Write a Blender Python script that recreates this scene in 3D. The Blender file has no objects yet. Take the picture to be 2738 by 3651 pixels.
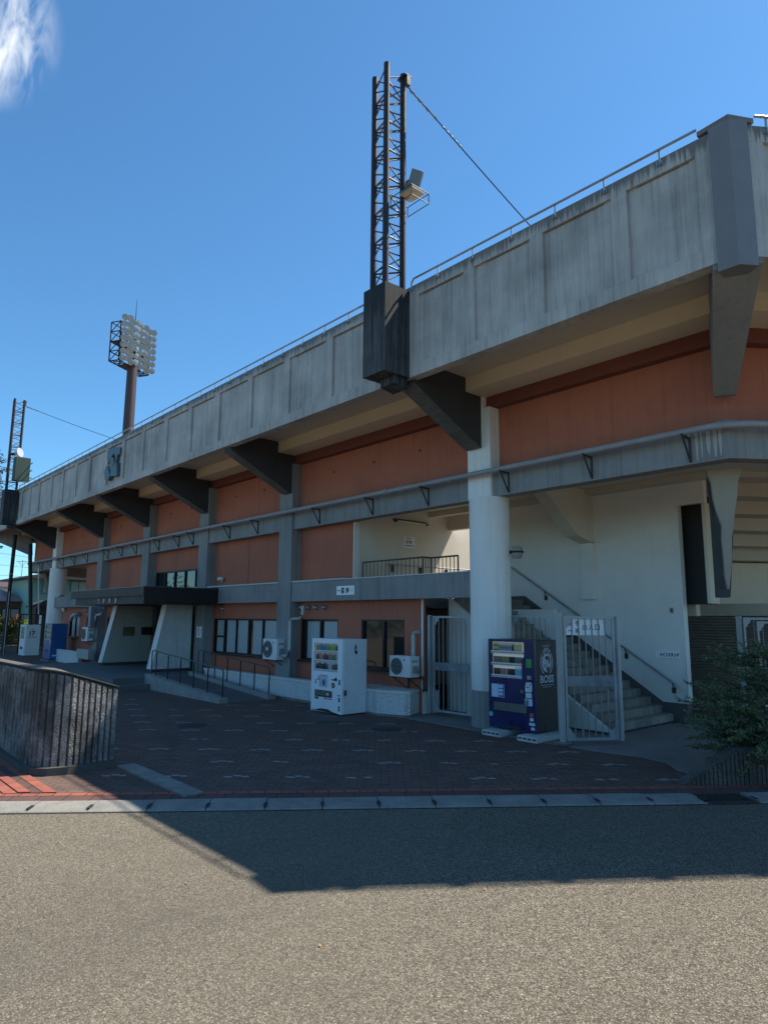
import bpy, bmesh, math, random
from mathutils import Matrix, Vector
from math import sin, cos, pi, radians as R
random.seed(7)
S = bpy.context.scene
COL = S.collection

# ------------------------------------------------------------------ camera, sky, sun, exposure
cam_d = bpy.data.cameras.new('camera'); cam = bpy.data.objects.new('camera', cam_d); COL.objects.link(cam)
cam.matrix_world = Matrix(((0.66461692, 0.11185641, 0.73876417, 0),
                           (0.74714973, -0.10899999, -0.65565714, 0),
                           (0.00718583, 0.98772828, -0.15601672, 2.2), (0, 0, 0, 1)))
cam_d.sensor_fit = 'HORIZONTAL'; cam_d.sensor_width = 36; cam_d.lens = 36 * 2410 / 2738
cam_d.clip_end = 3000; cam_d.clip_start = 0.05
S.camera = cam
SUN = Vector((1.91, 5.658, 8.973)).normalized()
W = bpy.data.worlds.new('World'); S.world = W; W.use_nodes = True
nt = W.node_tree; nt.nodes.clear()
out = nt.nodes.new('ShaderNodeOutputWorld'); bg = nt.nodes.new('ShaderNodeBackground'); sky = nt.nodes.new('ShaderNodeTexSky')
sky.sky_type = 'NISHITA'; sky.sun_disc = False; sky.sun_elevation = math.asin(SUN.z); sky.sun_rotation = math.atan2(SUN.x, SUN.y)
sky.air_density = 1.0; sky.dust_density = 0.25; sky.ozone_density = 2.5; sky.altitude = 100
bg.inputs[1].default_value = 0.108
# one wisp of cloud, fixed to a direction of the sky
tc = nt.nodes.new('ShaderNodeTexCoord')
CD = Vector((-0.772, 0.082, 0.640)).normalized()
dot = nt.nodes.new('ShaderNodeVectorMath'); dot.operation = 'DOT_PRODUCT'; dot.inputs[1].default_value = CD
nt.links.new(tc.outputs['Generated'], dot.inputs[0])
mr = nt.nodes.new('ShaderNodeMapRange'); mr.inputs[1].default_value = math.cos(R(5.6)); mr.inputs[2].default_value = math.cos(R(1.2))
mr.interpolation_type = 'SMOOTHSTEP'
nt.links.new(dot.outputs['Value'], mr.inputs[0])
tint = nt.nodes.new('ShaderNodeMix'); tint.data_type = 'RGBA'; tint.blend_type = 'MULTIPLY'; tint.inputs[0].default_value = 1; tint.inputs[7].default_value = (.535, .90, 1.07, 1)
nt.links.new(sky.outputs[0], tint.inputs[6])
mp = nt.nodes.new('ShaderNodeMapping'); mp.inputs['Rotation'].default_value = (0.0, 0.5, 0.0); mp.inputs['Scale'].default_value = (11, 30, 12)
nt.links.new(tc.outputs['Generated'], mp.inputs[0])
nz = nt.nodes.new('ShaderNodeTexNoise'); nz.inputs['Scale'].default_value = 1.6; nz.inputs['Detail'].default_value = 9; nz.inputs['Roughness'].default_value = 0.55
nz.inputs['Distortion'].default_value = 0.5
nt.links.new(mp.outputs[0], nz.inputs['Vector'])
mr2 = nt.nodes.new('ShaderNodeMapRange'); mr2.inputs[1].default_value = 0.36; mr2.inputs[2].default_value = 0.66
nt.links.new(nz.outputs[0], mr2.inputs[0])
mul = nt.nodes.new('ShaderNodeMath'); mul.operation = 'MULTIPLY'
nt.links.new(mr.outputs[0], mul.inputs[0]); nt.links.new(mr2.outputs[0], mul.inputs[1])
mixc = nt.nodes.new('ShaderNodeMix'); mixc.data_type = 'RGBA'; mixc.inputs[7].default_value = (6.2, 6.5, 6.9, 1)
nt.links.new(mul.outputs[0], mixc.inputs[0]); nt.links.new(tint.outputs[2], mixc.inputs[6])
nt.links.new(mixc.outputs[2], bg.inputs[0]); nt.links.new(bg.outputs[0], out.inputs[0])
sl = bpy.data.lights.new('sun', 'SUN'); sl.energy = 5.0; sl.angle = R(0.53); sl.color = (1, 0.93, 0.82)
so = bpy.data.objects.new('sun', sl); COL.objects.link(so); so.rotation_mode = 'QUATERNION'
so.rotation_quaternion = SUN.to_track_quat('Z', 'Y'); so.location = (30, 60, 90)
V = S.view_settings
S.display_settings.display_device = 'sRGB'; V.view_transform = 'Standard'; V.look = 'None'; V.gamma = 1.0
V.exposure = 0.70

# ------------------------------------------------------------------ materials
class NT:
    def __init__(s, name):
        s.m = bpy.data.materials.new(name); s.m.use_nodes = True; s.t = s.m.node_tree
        s.b = s.t.nodes['Principled BSDF']; s.tc = s.n('ShaderNodeTexCoord')
    def n(s, k, **kw):
        x = s.t.nodes.new(k)
        for a, v in kw.items(): setattr(x, a, v)
        return x
    def l(s, a, b): s.t.links.new(a, b)
    def map(s, scale=(1, 1, 1), rot=(0, 0, 0), loc=(0, 0, 0)):
        geo = s.n('ShaderNodeNewGeometry')
        m = s.n('ShaderNodeMapping'); m.inputs['Scale'].default_value = scale; m.inputs['Rotation'].default_value = rot; m.inputs['Location'].default_value = loc
        s.l(geo.outputs['Position'], m.inputs[0]); return m.outputs[0]
    def noise(s, vec, scale, detail=4, rough=.55, dist=0):
        x = s.n('ShaderNodeTexNoise'); x.inputs['Scale'].default_value = scale; x.inputs['Detail'].default_value = detail
        x.inputs['Roughness'].default_value = rough; x.inputs['Distortion'].default_value = dist
        s.l(vec, x.inputs['Vector']); return x.outputs[0]
    def rng(s, v, a, b, c=0, d=1):
        x = s.n('ShaderNodeMapRange'); s.l(v, x.inputs[0])
        for i, q in enumerate((a, b, c, d)): x.inputs[i + 1].default_value = q
        return x.outputs[0]
    def mix(s, f, a, b, mode='MIX'):
        x = s.n('ShaderNodeMix', data_type='RGBA', blend_type=mode)
        if hasattr(f, 'links'): s.l(f, x.inputs[0])
        else: x.inputs[0].default_value = f
        for v, i in ((a, 6), (b, 7)):
            if hasattr(v, 'links'): s.l(v, x.inputs[i])
            else: x.inputs[i].default_value = (*v, 1) if len(v) == 3 else v
        return x.outputs[2]
    def math(s, op, a, b=0.0):
        x = s.n('ShaderNodeMath', operation=op)
        for v, i in ((a, 0), (b, 1)):
            if hasattr(v, 'links'): s.l(v, x.inputs[i])
            else: x.inputs[i].default_value = v
        return x.outputs[0]
    def bump(s, h, strength=.3, dist=.01):
        x = s.n('ShaderNodeBump'); x.inputs['Strength'].default_value = strength; x.inputs['Distance'].default_value = dist
        s.l(h, x.inputs['Height']); s.l(x.outputs[0], s.b.inputs['Normal'])
    def fin(s, col=None, rough=.8, metal=0, spec=None):
        if col is not None:
            if hasattr(col, 'links'): s.l(col, s.b.inputs['Base Color'])
            else: s.b.inputs['Base Color'].default_value = (*col, 1)
        if hasattr(rough, 'links'): s.l(rough, s.b.inputs['Roughness'])
        else: s.b.inputs['Roughness'].default_value = rough
        s.b.inputs['Metallic'].default_value = metal
        if spec is not None: s.b.inputs['Specular IOR Level'].default_value = spec
        return s.m

MC = {}
def flat(name, col, rough=.6, metal=0, var=.12, spec=None, vs=3.0):
    """painted / plain surface with slight mottling and grime"""
    if name in MC: return MC[name]
    t = NT(name); v = t.map()
    f = t.noise(v, vs, 5, .6); f2 = t.noise(v, vs * 14, 3, .6)
    k = t.math('ADD', t.rng(f, .3, .7, 1 - var, 1 + var * .6), t.rng(f2, .3, .7, -var * .3, var * .3))
    c = t.n('ShaderNodeVectorMath', operation='SCALE'); c.inputs[0].default_value = col; t.l(k, c.inputs['Scale'])
    t.fin(c.outputs[0], t.rng(f, .3, .7, rough - .06, min(1, rough + .1)), metal, spec)
    MC[name] = t.m; return t.m

def concrete(name, base, dark, streak=.5, scale=1.0, rough=.85, top=None, bump=.25, pits=True, formwork=0.0, damp=0):
    if name in MC: return MC[name]
    t = NT(name); v = t.map()
    big = t.noise(v, .8 * scale, 6, .62)
    vs = t.map((7, 7, .28)); st = t.noise(vs, 1.1 * scale, 5, .7, .15)
    vs2 = t.map((26, 26, .5)); st2 = t.noise(vs2, 1.0, 4, .7)
    fine = t.noise(v, 38, 4, .7)
    f = t.rng(big, .35, .7, 0, .55)
    s1 = t.math('MULTIPLY', t.rng(st, .46, .68), streak)
    s2 = t.math('MULTIPLY', t.rng(st2, .52, .72), streak * .7)
    k = t.math('ADD', t.math('ADD', f, s1), s2)
    if top:  # grime that runs down from a weathered upper rim (a height in metres, and how far it reaches)
        sep = t.n('ShaderNodeSeparateXYZ'); t.l(t.map(), sep.inputs[0])
        zz = t.rng(sep.outputs[2], top[0] - top[1], top[0], 0, 1)
        rag = t.math('MULTIPLY', t.rng(t.math('ADD', zz, t.math('MULTIPLY', t.math('SUBTRACT', st2, .5), 1.7)), .42, .85), top[2])
        k = t.math('ADD', k, rag)
    k = t.math('MINIMUM', k, 1.0)
    c = t.mix(k, base, dark)
    c = t.mix(t.rng(fine, .25, .75, 0, .30), c, tuple(x * .62 for x in base), 'MIX')
    if pits:
        vo = t.n('ShaderNodeTexVoronoi'); vo.inputs['Scale'].default_value = 9; t.l(v, vo.inputs['Vector'])
        pit = t.rng(vo.outputs['Distance'], .03, .07, .55, 0)
        c = t.mix(pit, c, dark)
    t.bump(t.math('ADD', fine, t.math('MULTIPLY', st2, .4)), bump, .01)
    t.fin(c, rough); MC[name] = t.m; return t.m

def plaster(name, col, grime, amt=.35, rough=.85, bscale=55, bump=.3, streak=.3, foot=None):
    if name in MC: return MC[name]
    t = NT(name); v = t.map()
    b = t.noise(v, .55, 6, .65); st = t.noise(t.map((9, 9, .35)), 1, 5, .7); fi = t.noise(v, bscale, 3, .7)
    k = t.math('ADD', t.rng(b, .42, .75, 0, amt), t.math('MULTIPLY', t.rng(st, .5, .75), streak))
    if foot:   # splashed dirt with a ragged upper edge
        sep = t.n('ShaderNodeSeparateXYZ'); t.l(v, sep.inputs[0]); zz = t.rng(sep.outputs[2], foot[0], foot[1], 0, 1)
        k = t.math('ADD', k, t.math('MULTIPLY', t.rng(t.math('ADD', zz, t.math('SUBTRACT', b, .5)), .3, .9), foot[2]))
    k = t.math('MINIMUM', k, 1.0)
    c = t.mix(k, col, grime); c = t.mix(t.rng(fi, .3, .7, 0, .18), c, tuple(x * .7 for x in col))
    t.bump(fi, bump, .006); t.fin(c, rough); MC[name] = t.m; return t.m

# asphalt: pale aggregate in dark binder
def m_asphalt():
    t = NT('asphalt'); v = t.map()
    vo = t.n('ShaderNodeTexVoronoi', feature='F1'); vo.inputs['Scale'].default_value = 70; t.l(v, vo.inputs['Vector'])
    sep = t.n('ShaderNodeSeparateColor'); t.l(vo.outputs['Color'], sep.inputs[0])
    vo2 = t.n('ShaderNodeTexVoronoi', feature='F1'); vo2.inputs['Scale'].default_value = 150; t.l(v, vo2.inputs['Vector'])
    sep2 = t.n('ShaderNodeSeparateColor'); t.l(vo2.outputs['Color'], sep2.inputs[0])
    big = t.noise(v, .33, 6, .62, .4); mid = t.noise(v, 1.7, 5, .65); patch = t.noise(v, .12, 3, .5)
    lane = t.noise(t.map((.55, .07, 1), (0, 0, R(-37.3))), 1.0, 4, .6)
    base = t.mix(t.rng(sep.outputs[0], 0, 1), (.080, .070, .054), (.215, .188, .142))
    base = t.mix(t.rng(sep2.outputs[1], .84, .99), base, (.46, .40, .29))
    base = t.mix(t.rng(sep2.outputs[0], .74, 1, 0, .9), base, (.022, .021, .02))
    base = t.mix(t.rng(vo.outputs['Distance'], .5, .9, 0, .6), base, (.035, .032, .028))
    base = t.mix(t.rng(big, .38, .68, 0, .34), base, (.095, .081, .060)); base = t.mix(t.rng(mid, .52, .8, 0, .30), base, (.055, .050, .045))
    base = t.mix(t.rng(patch, .45, .62, 0, .16), base, (.23, .20, .155)); base = t.mix(t.rng(lane, .52, .70, 0, .30), base, (.08, .072, .062))
    oil = t.noise(v, .9, 2, .4); base = t.mix(t.rng(oil, .70, .76, 0, .45), base, (.045, .042, .040))
    t.bump(t.math('ADD', t.math('MULTIPLY', vo.outputs['Distance'], -1.4), sep.outputs[0]), .5, .005)
    return t.fin(base, .95, 0, .12)
def m_pavers():
    t = NT('plaza_pavers'); v = t.map((1, 1, 1), (0, 0, R(-48.5)))
    wob = t.noise(t.map(), 22, 3)
    br = t.n('ShaderNodeTexBrick', offset=.5); t.l(v, br.inputs['Vector'])
    br.inputs['Color1'].default_value = (.185, .108, .085, 1); br.inputs['Color2'].default_value = (.115, .075, .063, 1); br.inputs['Mortar'].default_value = (.018, .017, .016, 1)
    br.inputs['Scale'].default_value = 1; br.inputs['Brick Width'].default_value = .215; br.inputs['Row Height'].default_value = .107
    br.inputs['Mortar Size'].default_value = .006; br.inputs['Bias'].default_value = 0
    big = t.noise(t.map(), .35, 5, .65); mid = t.noise(t.map(), 2.4, 5, .7)
    c = t.mix(t.rng(big, .4, .7, 0, .7), br.outputs['Color'], (.085, .066, .056)); c = t.mix(t.rng(mid, .45, .8, 0, .5), c, (.20, .15, .12))
    t.bump(t.math('ADD', t.math('MULTIPLY', br.outputs['Fac'], -1.0), t.math('MULTIPLY', wob, .4)), .5, .006)
    return t.fin(c, t.rng(mid, .3, .7, .75, .95), 0, .25)
def m_brickband(name, c1, c2, mort, w, h, rot):
    t = NT(name); v = t.map((1, 1, 1), (0, 0, R(-rot)))
    br = t.n('ShaderNodeTexBrick', offset=0); t.l(v, br.inputs['Vector'])
    br.inputs['Color1'].default_value = (*c1, 1); br.inputs['Color2'].default_value = (*c2, 1); br.inputs['Mortar'].default_value = (*mort, 1)
    br.inputs['Scale'].default_value = 1; br.inputs['Brick Width'].default_value = w; br.inputs['Row Height'].default_value = h; br.inputs['Mortar Size'].default_value = .008
    f = t.noise(t.map(), 6, 5, .7)
    c = t.mix(t.rng(f, .4, .8, 0, .5), br.outputs['Color'], tuple(x * .5 for x in c2))
    t.bump(t.math('MULTIPLY', br.outputs['Fac'], -1), .5, .008); return t.fin(c, .85)
ASPH = m_asphalt(); PAV = m_pavers()
REDB = m_brickband('red_edging_bricks', (.42, .115, .065), (.34, .09, .055), (.04, .025, .02), .21, 5, 52.7)
REDX = m_brickband('red_edging_bricks_lengthwise', (.33, .10, .062), (.26, .078, .05), (.14, .055, .04), .34, 5, 0)
DARKB = m_brickband('dark_edging_bricks', (.12, .062, .048), (.085, .048, .04), (.02, .018, .016), .32, 5, 52.7)
PARA = concrete('board_formed_concrete', (.62, .575, .52), (.15, .14, .13), .34, 1.0, .85, (8.92, .40, .9), .35)
MASTB = concrete('stained_black_concrete', (.10, .10, .10), (.012, .012, .013), 1.15, 1.6, .8, (8.85, 1.9, .7), .4)
BEAM = concrete('grey_blue_concrete', (.33, .325, .31), (.16, .155, .15), .42, .9, .85, None, .25)
PIL = concrete('pillar_concrete', (.33, .325, .31), (.17, .165, .16), .5, .9, .85, None, .2)
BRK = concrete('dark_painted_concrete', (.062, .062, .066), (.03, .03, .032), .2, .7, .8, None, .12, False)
BRKE = concrete('weathered_bracket_edge', (.17, .165, .15), (.06, .06, .058), .7, 2.0, .85, None, .35)
POST = flat('grey_painted_steel', (.205, .195, .195), .5, 0, .10)
SLAB = concrete('apron_concrete', (.23, .22, .205), (.10, .095, .09), .1, 1.2, .9, None, .25)
STEP = concrete('worn_step_concrete', (.33, .30, .25), (.06, .055, .05), .4, 2.2, .9, None, .4)
PLAT = concrete('dark_platform_tiles', (.15, .145, .14), (.075, .073, .07), .05, 1.5, .8, None, .15)
KERB = concrete('kerb_concrete', (.29, .275, .24), (.10, .095, .085), .35, 4.0, .9, None, .5)
WHITE = plaster('white_paint_wall', (.90, .87, .80), (.60, .58, .52), .4, .8, 45, .2, .13, (1.6, .4, .6))
COLM = plaster('white_painted_column', (.91, .89, .84), (.62, .60, .56), .35, .65, 60, .12, .5, (2.2, .7, .6))
ORNG = plaster('terracotta_render', (.50, .160, .092), (.27, .098, .062), .5, .9, 120, .3, .42)
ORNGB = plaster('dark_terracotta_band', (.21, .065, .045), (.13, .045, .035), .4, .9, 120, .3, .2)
BEIGE = plaster('beige_soffit_paint', (.82, .69, .49), (.60, .50, .36), .3, .85, 40, .15, .1)
BEIGE2 = plaster('dusty_beige_soffit_paint', (.68, .59, .47), (.50, .44, .35), .35, .85, 40, .15, .1)
CREAM = plaster('cream_passage_paint', (.80, .72, .58), (.54, .48, .38), .4, .85, 50, .2, .25)
def m_rough(name, col, dark):
    t = NT(name); v = t.map()
    vo = t.n('ShaderNodeTexVoronoi', feature='SMOOTH_F1'); vo.inputs['Scale'].default_value = 26; t.l(v, vo.inputs['Vector'])
    n = t.noise(v, 30, 4, .7, .6)
    st = t.noise(t.map((8, 8, .5)), 1, 4, .7)
    c = t.mix(t.rng(n, .5, .72, 0, .55), col, dark); c = t.mix(t.rng(st, .5, .75, 0, .35), c, dark)
    t.bump(t.math('ADD', n, vo.outputs['Distance']), 1.0, .025); return t.fin(c, .85)
RWHT = m_rough('rough_cast_white', (.76, .75, .72), (.16, .16, .16))
RCRM = m_rough('rough_cast_cream', (.52, .50, .44), (.24, .235, .21))
def m_ribbed(name, col, dark, wet):
    t = NT(name); v = t.map(); n = t.noise(v, 26, 5, .75, .4); b = t.noise(v, 1.9, 5, .7); vo = t.n('ShaderNodeTexVoronoi'); vo.inputs['Scale'].default_value = 55; t.l(v, vo.inputs['Vector'])
    c = t.mix(t.rng(b, .42, .62), dark, col); c = t.mix(t.rng(n, .42, .62, 0, .8), c, wet); c = t.mix(t.rng(vo.outputs['Distance'], .1, .4, .35, 0), c, dark)
    t.bump(t.math('ADD', n, vo.outputs['Distance']), 1.0, .015); return t.fin(c, .88)
RIBL = m_ribbed('pitted_ribbed_concrete', (.36, .35, .335), (.07, .067, .06), (.10, .097, .09))
RIBR = m_ribbed('brown_ribbed_concrete', (.15, .125, .105), (.07, .06, .052), (.10, .085, .07))
BRONZE = flat('bronze_cladding', (.032, .025, .023), .6, 0, .25)
BLACKC = flat('black_cladding', (.012, .012, .013), .45, 0, .2)
BLKM = flat('black_metal', (.012, .012, .013), .5, 0, .2)
RUST = flat('brown_mast_paint', (.024, .015, .017), .6, 0, .3)
GALV = flat('galvanised_steel', (.42, .42, .42), .4, .7, .2)
GATE = flat('grey_gate_paint', (.38, .385, .385), .45, .2, .18)
PIPEM = flat('grey_pipe_paint', (.33, .31, .31), .5, 0, .15)
PVC = flat('cream_pipe', (.50, .49, .45), .5, 0, .2)
ACW = flat('air_conditioner_paint', (.74, .74, .71), .5, 0, .12)
ACG = flat('dark_grille', (.10, .105, .11), .5, 0, .1)
STEEL = flat('steel_handrail', (.32, .33, .34), .32, .8, .2)
SIGNW = flat('white_sign', (.93, .93, .92), .5, 0, .05)
INK = flat('black_ink', (.012, .014, .02), .5, 0, .05)
REDI = flat('red_ink', (.50, .03, .03), .5, 0, .05)
MAROON = flat('maroon_sign', (.09, .012, .02), .4, 0, .1)
def m_glass(name, tint, rough=.05):
    t = NT(name); v = t.map(); f = t.noise(v, 1.3, 3)
    t.bump(f, .04, .02); return t.fin(tint, rough, 0, .9)
GLD = m_glass('dark_window_glass', (.022, .024, .022)); GLM = m_glass('mirror_window_glass', (.01, .012, .013), .02)
def m_curtain():
    t = NT('curtain'); w = t.n('ShaderNodeTexWave', wave_type='BANDS', bands_direction='X'); w.inputs['Scale'].default_value = 3.2; w.inputs['Distortion'].default_value = 1.6
    t.l(t.map(), w.inputs['Vector']); c = t.mix(w.outputs['Fac'], (.30, .34, .35), (.50, .55, .56)); t.bump(w.outputs['Fac'], .5, .02); return t.fin(c, .35, 0, .7)
CURT = m_curtain()
def m_leaf(name, a, b, c3=None):
    t = NT(name); oi = t.n('ShaderNodeNewGeometry'); n = t.noise(t.map(), 2.2, 4, .7); n2 = t.noise(t.map(), 14, 2)
    c = t.mix(t.rng(n, .35, .65), a, b); c = t.mix(t.rng(n2, .45, .7, 0, .6), c, c3 or b)
    t.fin(c, .6); return t.m
NEED = m_leaf('dark_conifer_needles', (.05, .075, .036), (.17, .215, .10), (.08, .13, .055))
NEED2 = m_leaf('black_green_foliage', (.008, .016, .007), (.022, .038, .014), (.012, .02, .01))
YELG = m_leaf('yellow_green_foliage', (.16, .24, .02), (.30, .38, .03), (.22, .30, .03))
BARK = flat('bark', (.07, .05, .035), .9, 0, .4, None, 20)

# ------------------------------------------------------------------ mesh builder
WM = {}
class B:
    def __init__(s): s.v = []; s.f = []; s.T = Matrix.Identity(4); s.sm = []
    def add(s, vs, fs, smooth=False):
        o = len(s.v); s.v += [tuple(s.T @ Vector(p)) for p in vs]; s.f += [tuple(o + i for i in f) for f in fs]; s.sm += [smooth] * len(fs); return s
    def box(s, x0, x1, y0, y1, z0, z1):
        return s.add([(x0, y0, z0), (x1, y0, z0), (x1, y1, z0), (x0, y1, z0), (x0, y0, z1), (x1, y0, z1), (x1, y1, z1), (x0, y1, z1)],
                     [(0, 3, 2, 1), (4, 5, 6, 7), (0, 1, 5, 4), (1, 2, 6, 5), (2, 3, 7, 6), (3, 0, 4, 7)])
    def ext(s, poly, a, b, ax='x'):
        """extrude a 2-D outline: ax x -> outline in (y,z); y -> (x,z); z -> (x,y)"""
        n = len(poly)
        P = {'x': lambda p, q: (q, p[0], p[1]), 'y': lambda p, q: (p[0], q, p[1]), 'z': lambda p, q: (p[0], p[1], q)}[ax]
        s.add([P(p, a) for p in poly] + [P(p, b) for p in poly], [tuple(range(n))[::-1], tuple(range(n, 2 * n))] + [(i, (i + 1) % n, (i + 1) % n + n, i + n) for i in range(n)])
        return s
    def cyl(s, p, q, r, n=10, r2=None, cap=True, smooth=True):
        p = Vector(p); q = Vector(q); d = (q - p).normalized(); a = d.orthogonal().normalized(); b = d.cross(a); r2 = r if r2 is None else r2
        vs = [p + (a * cos(2 * pi * i / n) + b * sin(2 * pi * i / n)) * r for i in range(n)] + [q + (a * cos(2 * pi * i / n) + b * sin(2 * pi * i / n)) * r2 for i in range(n)]
        s.add(vs, [(i, (i + 1) % n, (i + 1) % n + n, i + n) for i in range(n)], smooth)
        if cap: s.add(vs, [tuple(range(n))[::-1], tuple(range(n, 2 * n))])
        return s
    def tube(s, pts, r, n=8):
        for a, b in zip(pts, pts[1:]): s.cyl(a, b, r, n)
        return s
    def sweep(s, pts, r, n=10):
        """smooth tube through points with joined rings"""
        pts = [Vector(p) for p in pts]; rings = []
        up = Vector((0, 0, 1))
        for i, p in enumerate(pts):
            d = ((pts[min(i + 1, len(pts) - 1)] - p).normalized() + (p - pts[max(i - 1, 0)]).normalized()).normalized()
            u = up if abs(d.dot(up)) < .95 else Vector((1, 0, 0))
            a = d.cross(u).normalized(); b = a.cross(d).normalized()
            rings.append([p + (a * cos(2 * pi * k / n) + b * sin(2 * pi * k / n)) * r for k in range(n)])
        vs = [v for g in rings for v in g]; m = len(pts)
        s.add(vs, [(i * n + k, i * n + (k + 1) % n, (i + 1) * n + (k + 1) % n, (i + 1) * n + k) for i in range(m - 1) for k in range(n)], True)
        s.add(vs, [tuple(range(n))[::-1], tuple(range((m - 1) * n, m * n))]); return s
    def lathe(s, c, prof, n=20, axis='z'):
        c = Vector(c); vs = []
        for r, h in prof:
            for k in range(n):
                a = 2 * pi * k / n
                v = {'z': (r * cos(a), r * sin(a), h), 'y': (r * cos(a), h, r * sin(a)), 'x': (h, r * cos(a), r * sin(a))}[axis]
                vs.append(c + Vector(v))
        m = len(prof)
        s.add(vs, [(i * n + k, i * n + (k + 1) % n, (i + 1) * n + (k + 1) % n, (i + 1) * n + k) for i in range(m - 1) for k in range(n)], True)
        s.add(vs, [tuple(range(n))[::-1], tuple(range((m - 1) * n, m * n))]); return s
    def build(s, name, mat, parent=None, local=False, label=None, bevel=0, origin=None):
        me = bpy.data.meshes.new(name); vs = s.v
        if parent is not None:
            wm = WM[parent.name]
            if not local: inv = wm.inverted(); vs = [tuple(inv @ Vector(v)) for v in vs]
            loc = None
        else:
            if origin is None:
                xs = [v[0] for v in vs]; ys = [v[1] for v in vs]; zs = [v[2] for v in vs]
                origin = ((min(xs) + max(xs)) / 2, (min(ys) + max(ys)) / 2, min(zs))
            vs = [(v[0] - origin[0], v[1] - origin[1], v[2] - origin[2]) for v in vs]; loc = origin
        me.from_pydata(vs, [], s.f)
        bm = bmesh.new(); bm.from_mesh(me)
        bmesh.ops.recalc_face_normals(bm, faces=bm.faces)
        bm.to_mesh(me); bm.free()
        me.polygons.foreach_set('use_smooth', s.sm)
        me.materials.append(mat)
        o = bpy.data.objects.new(name, me); COL.objects.link(o)
        if parent is not None: o.parent = parent; WM[o.name] = WM[parent.name].copy()
        else: o.location = loc; WM[o.name] = Matrix.Translation(loc)
        if label: o['label'] = label
        if bevel:
            m = o.modifiers.new('bevel', 'BEVEL'); m.width = bevel; m.segments = 2; m.limit_method = 'ANGLE'; m.angle_limit = R(50)
        return o

def thing(name, label, cat, loc=(0, 0, 0), rz=0.0, group=None):
    o = bpy.data.objects.new(name, None); COL.objects.link(o); o.location = loc; o.rotation_euler = (0, 0, rz); o.empty_display_size = .2
    WM[o.name] = Matrix.Translation(loc) @ Matrix.Rotation(rz, 4, 'Z')
    return tag(o, label, cat, group)
def tag(o, label, cat, group=None):
    o['label'] = label; o['category'] = cat
    if group: o['group'] = group
    return o
def struct(o, kind='structure'): o['kind'] = kind; return o
def copy_tree(o, parent=None):
    c = o.copy(); COL.objects.link(c); WM[c.name] = WM[o.name].copy()
    if parent is not None: c.parent = parent
    for ch in list(o.children): copy_tree(ch, c)
    return c

_txt = {}
def text_geo(body, bold):
    k = (body, bold)
    if k not in _txt:
        cu = bpy.data.curves.new('glyphs', 'FONT'); cu.body = body; cu.offset = bold; cu.resolution_u = 3; cu.size = 1
        ob = bpy.data.objects.new('glyphs', cu); COL.objects.link(ob); bpy.context.view_layer.update()
        me = bpy.data.meshes.new_from_object(ob.evaluated_get(bpy.context.evaluated_depsgraph_get()))
        vs = [tuple(v.co) for v in me.vertices]; fs = [tuple(p.vertices) for p in me.polygons]
        bpy.data.objects.remove(ob); bpy.data.curves.remove(cu); bpy.data.meshes.remove(me); _txt[k] = (vs, fs)
    return _txt[k]
def text(b, body, c, xd, w, h, bold=.0, yd=(0, 0, 1)):
    """flat lettering centred at c, running along xd, fitted to w x h"""
    vs, fs = text_geo(body, bold); c = Vector(c); xd = Vector(xd); yd = Vector(yd)
    x0 = min(v[0] for v in vs); x1 = max(v[0] for v in vs); y0 = min(v[1] for v in vs); y1 = max(v[1] for v in vs)
    b.add([c + xd * ((v[0] - (x0 + x1) / 2) / (x1 - x0) * w) + yd * ((v[1] - (y0 + y1) / 2) / (y1 - y0) * h) for v in vs], fs)

# ------------------------------------------------------------------ path of the stand (facade line bends at two corners)
YF = 8.95
XL, XR = -46.2, -3.1
dR = Vector((.5878, .8090, 0)); nR = Vector((-.8090, .5878, 0)); dL = Vector((-.5878, .8090, 0)); nL = Vector((.8090, .5878, 0))
cR = Vector((XR, YF, 0)); cL = Vector((XL, YF, 0)); mR = Vector((-.5095, 1, 0)); mL = Vector((.5095, 1, 0))
def node(k):
    if k == 'L': return cL + dL * 16, nL
    if k == 'CL': return cL, mL
    if k == 'CR': return cR, mR
    if k == 'R': return cR + dR * 16, nR
    return Vector((k, YF, 0)), Vector((0, 1, 0))
def run(b, prof, path):
    """extrude an outline (t = depth behind the facade line, z) along the bent facade"""
    n = len(prof); vs = []
    for k in path:
        p, d = node(k)
        vs += [tuple(p + d * t + Vector((0, 0, z))) for t, z in prof]
    m = len(path)
    b.add(vs, [(i * n + j, i * n + (j + 1) % n, (i + 1) * n + (j + 1) % n, (i + 1) * n + j) for i in range(m - 1) for j in range(n)] + [tuple(range(n))[::-1], tuple(range((m - 1) * n, m * n))])
    return b
def rect(t0, t1, z0, z1): return [(t0, z0), (t1, z0), (t1, z1), (t0, z1)]
def seg(side):
    """4x4 frame of the bent wings: x along the wing away from the corner, y into the building"""
    o, d, n = (cR, dR, nR) if side == 'R' else (cL, -dL, nL)
    return Matrix(((d.x, n.x, 0, o.x), (d.y, n.y, 0, o.y), (0, 0, 1, 0), (0, 0, 0, 1)))

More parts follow.
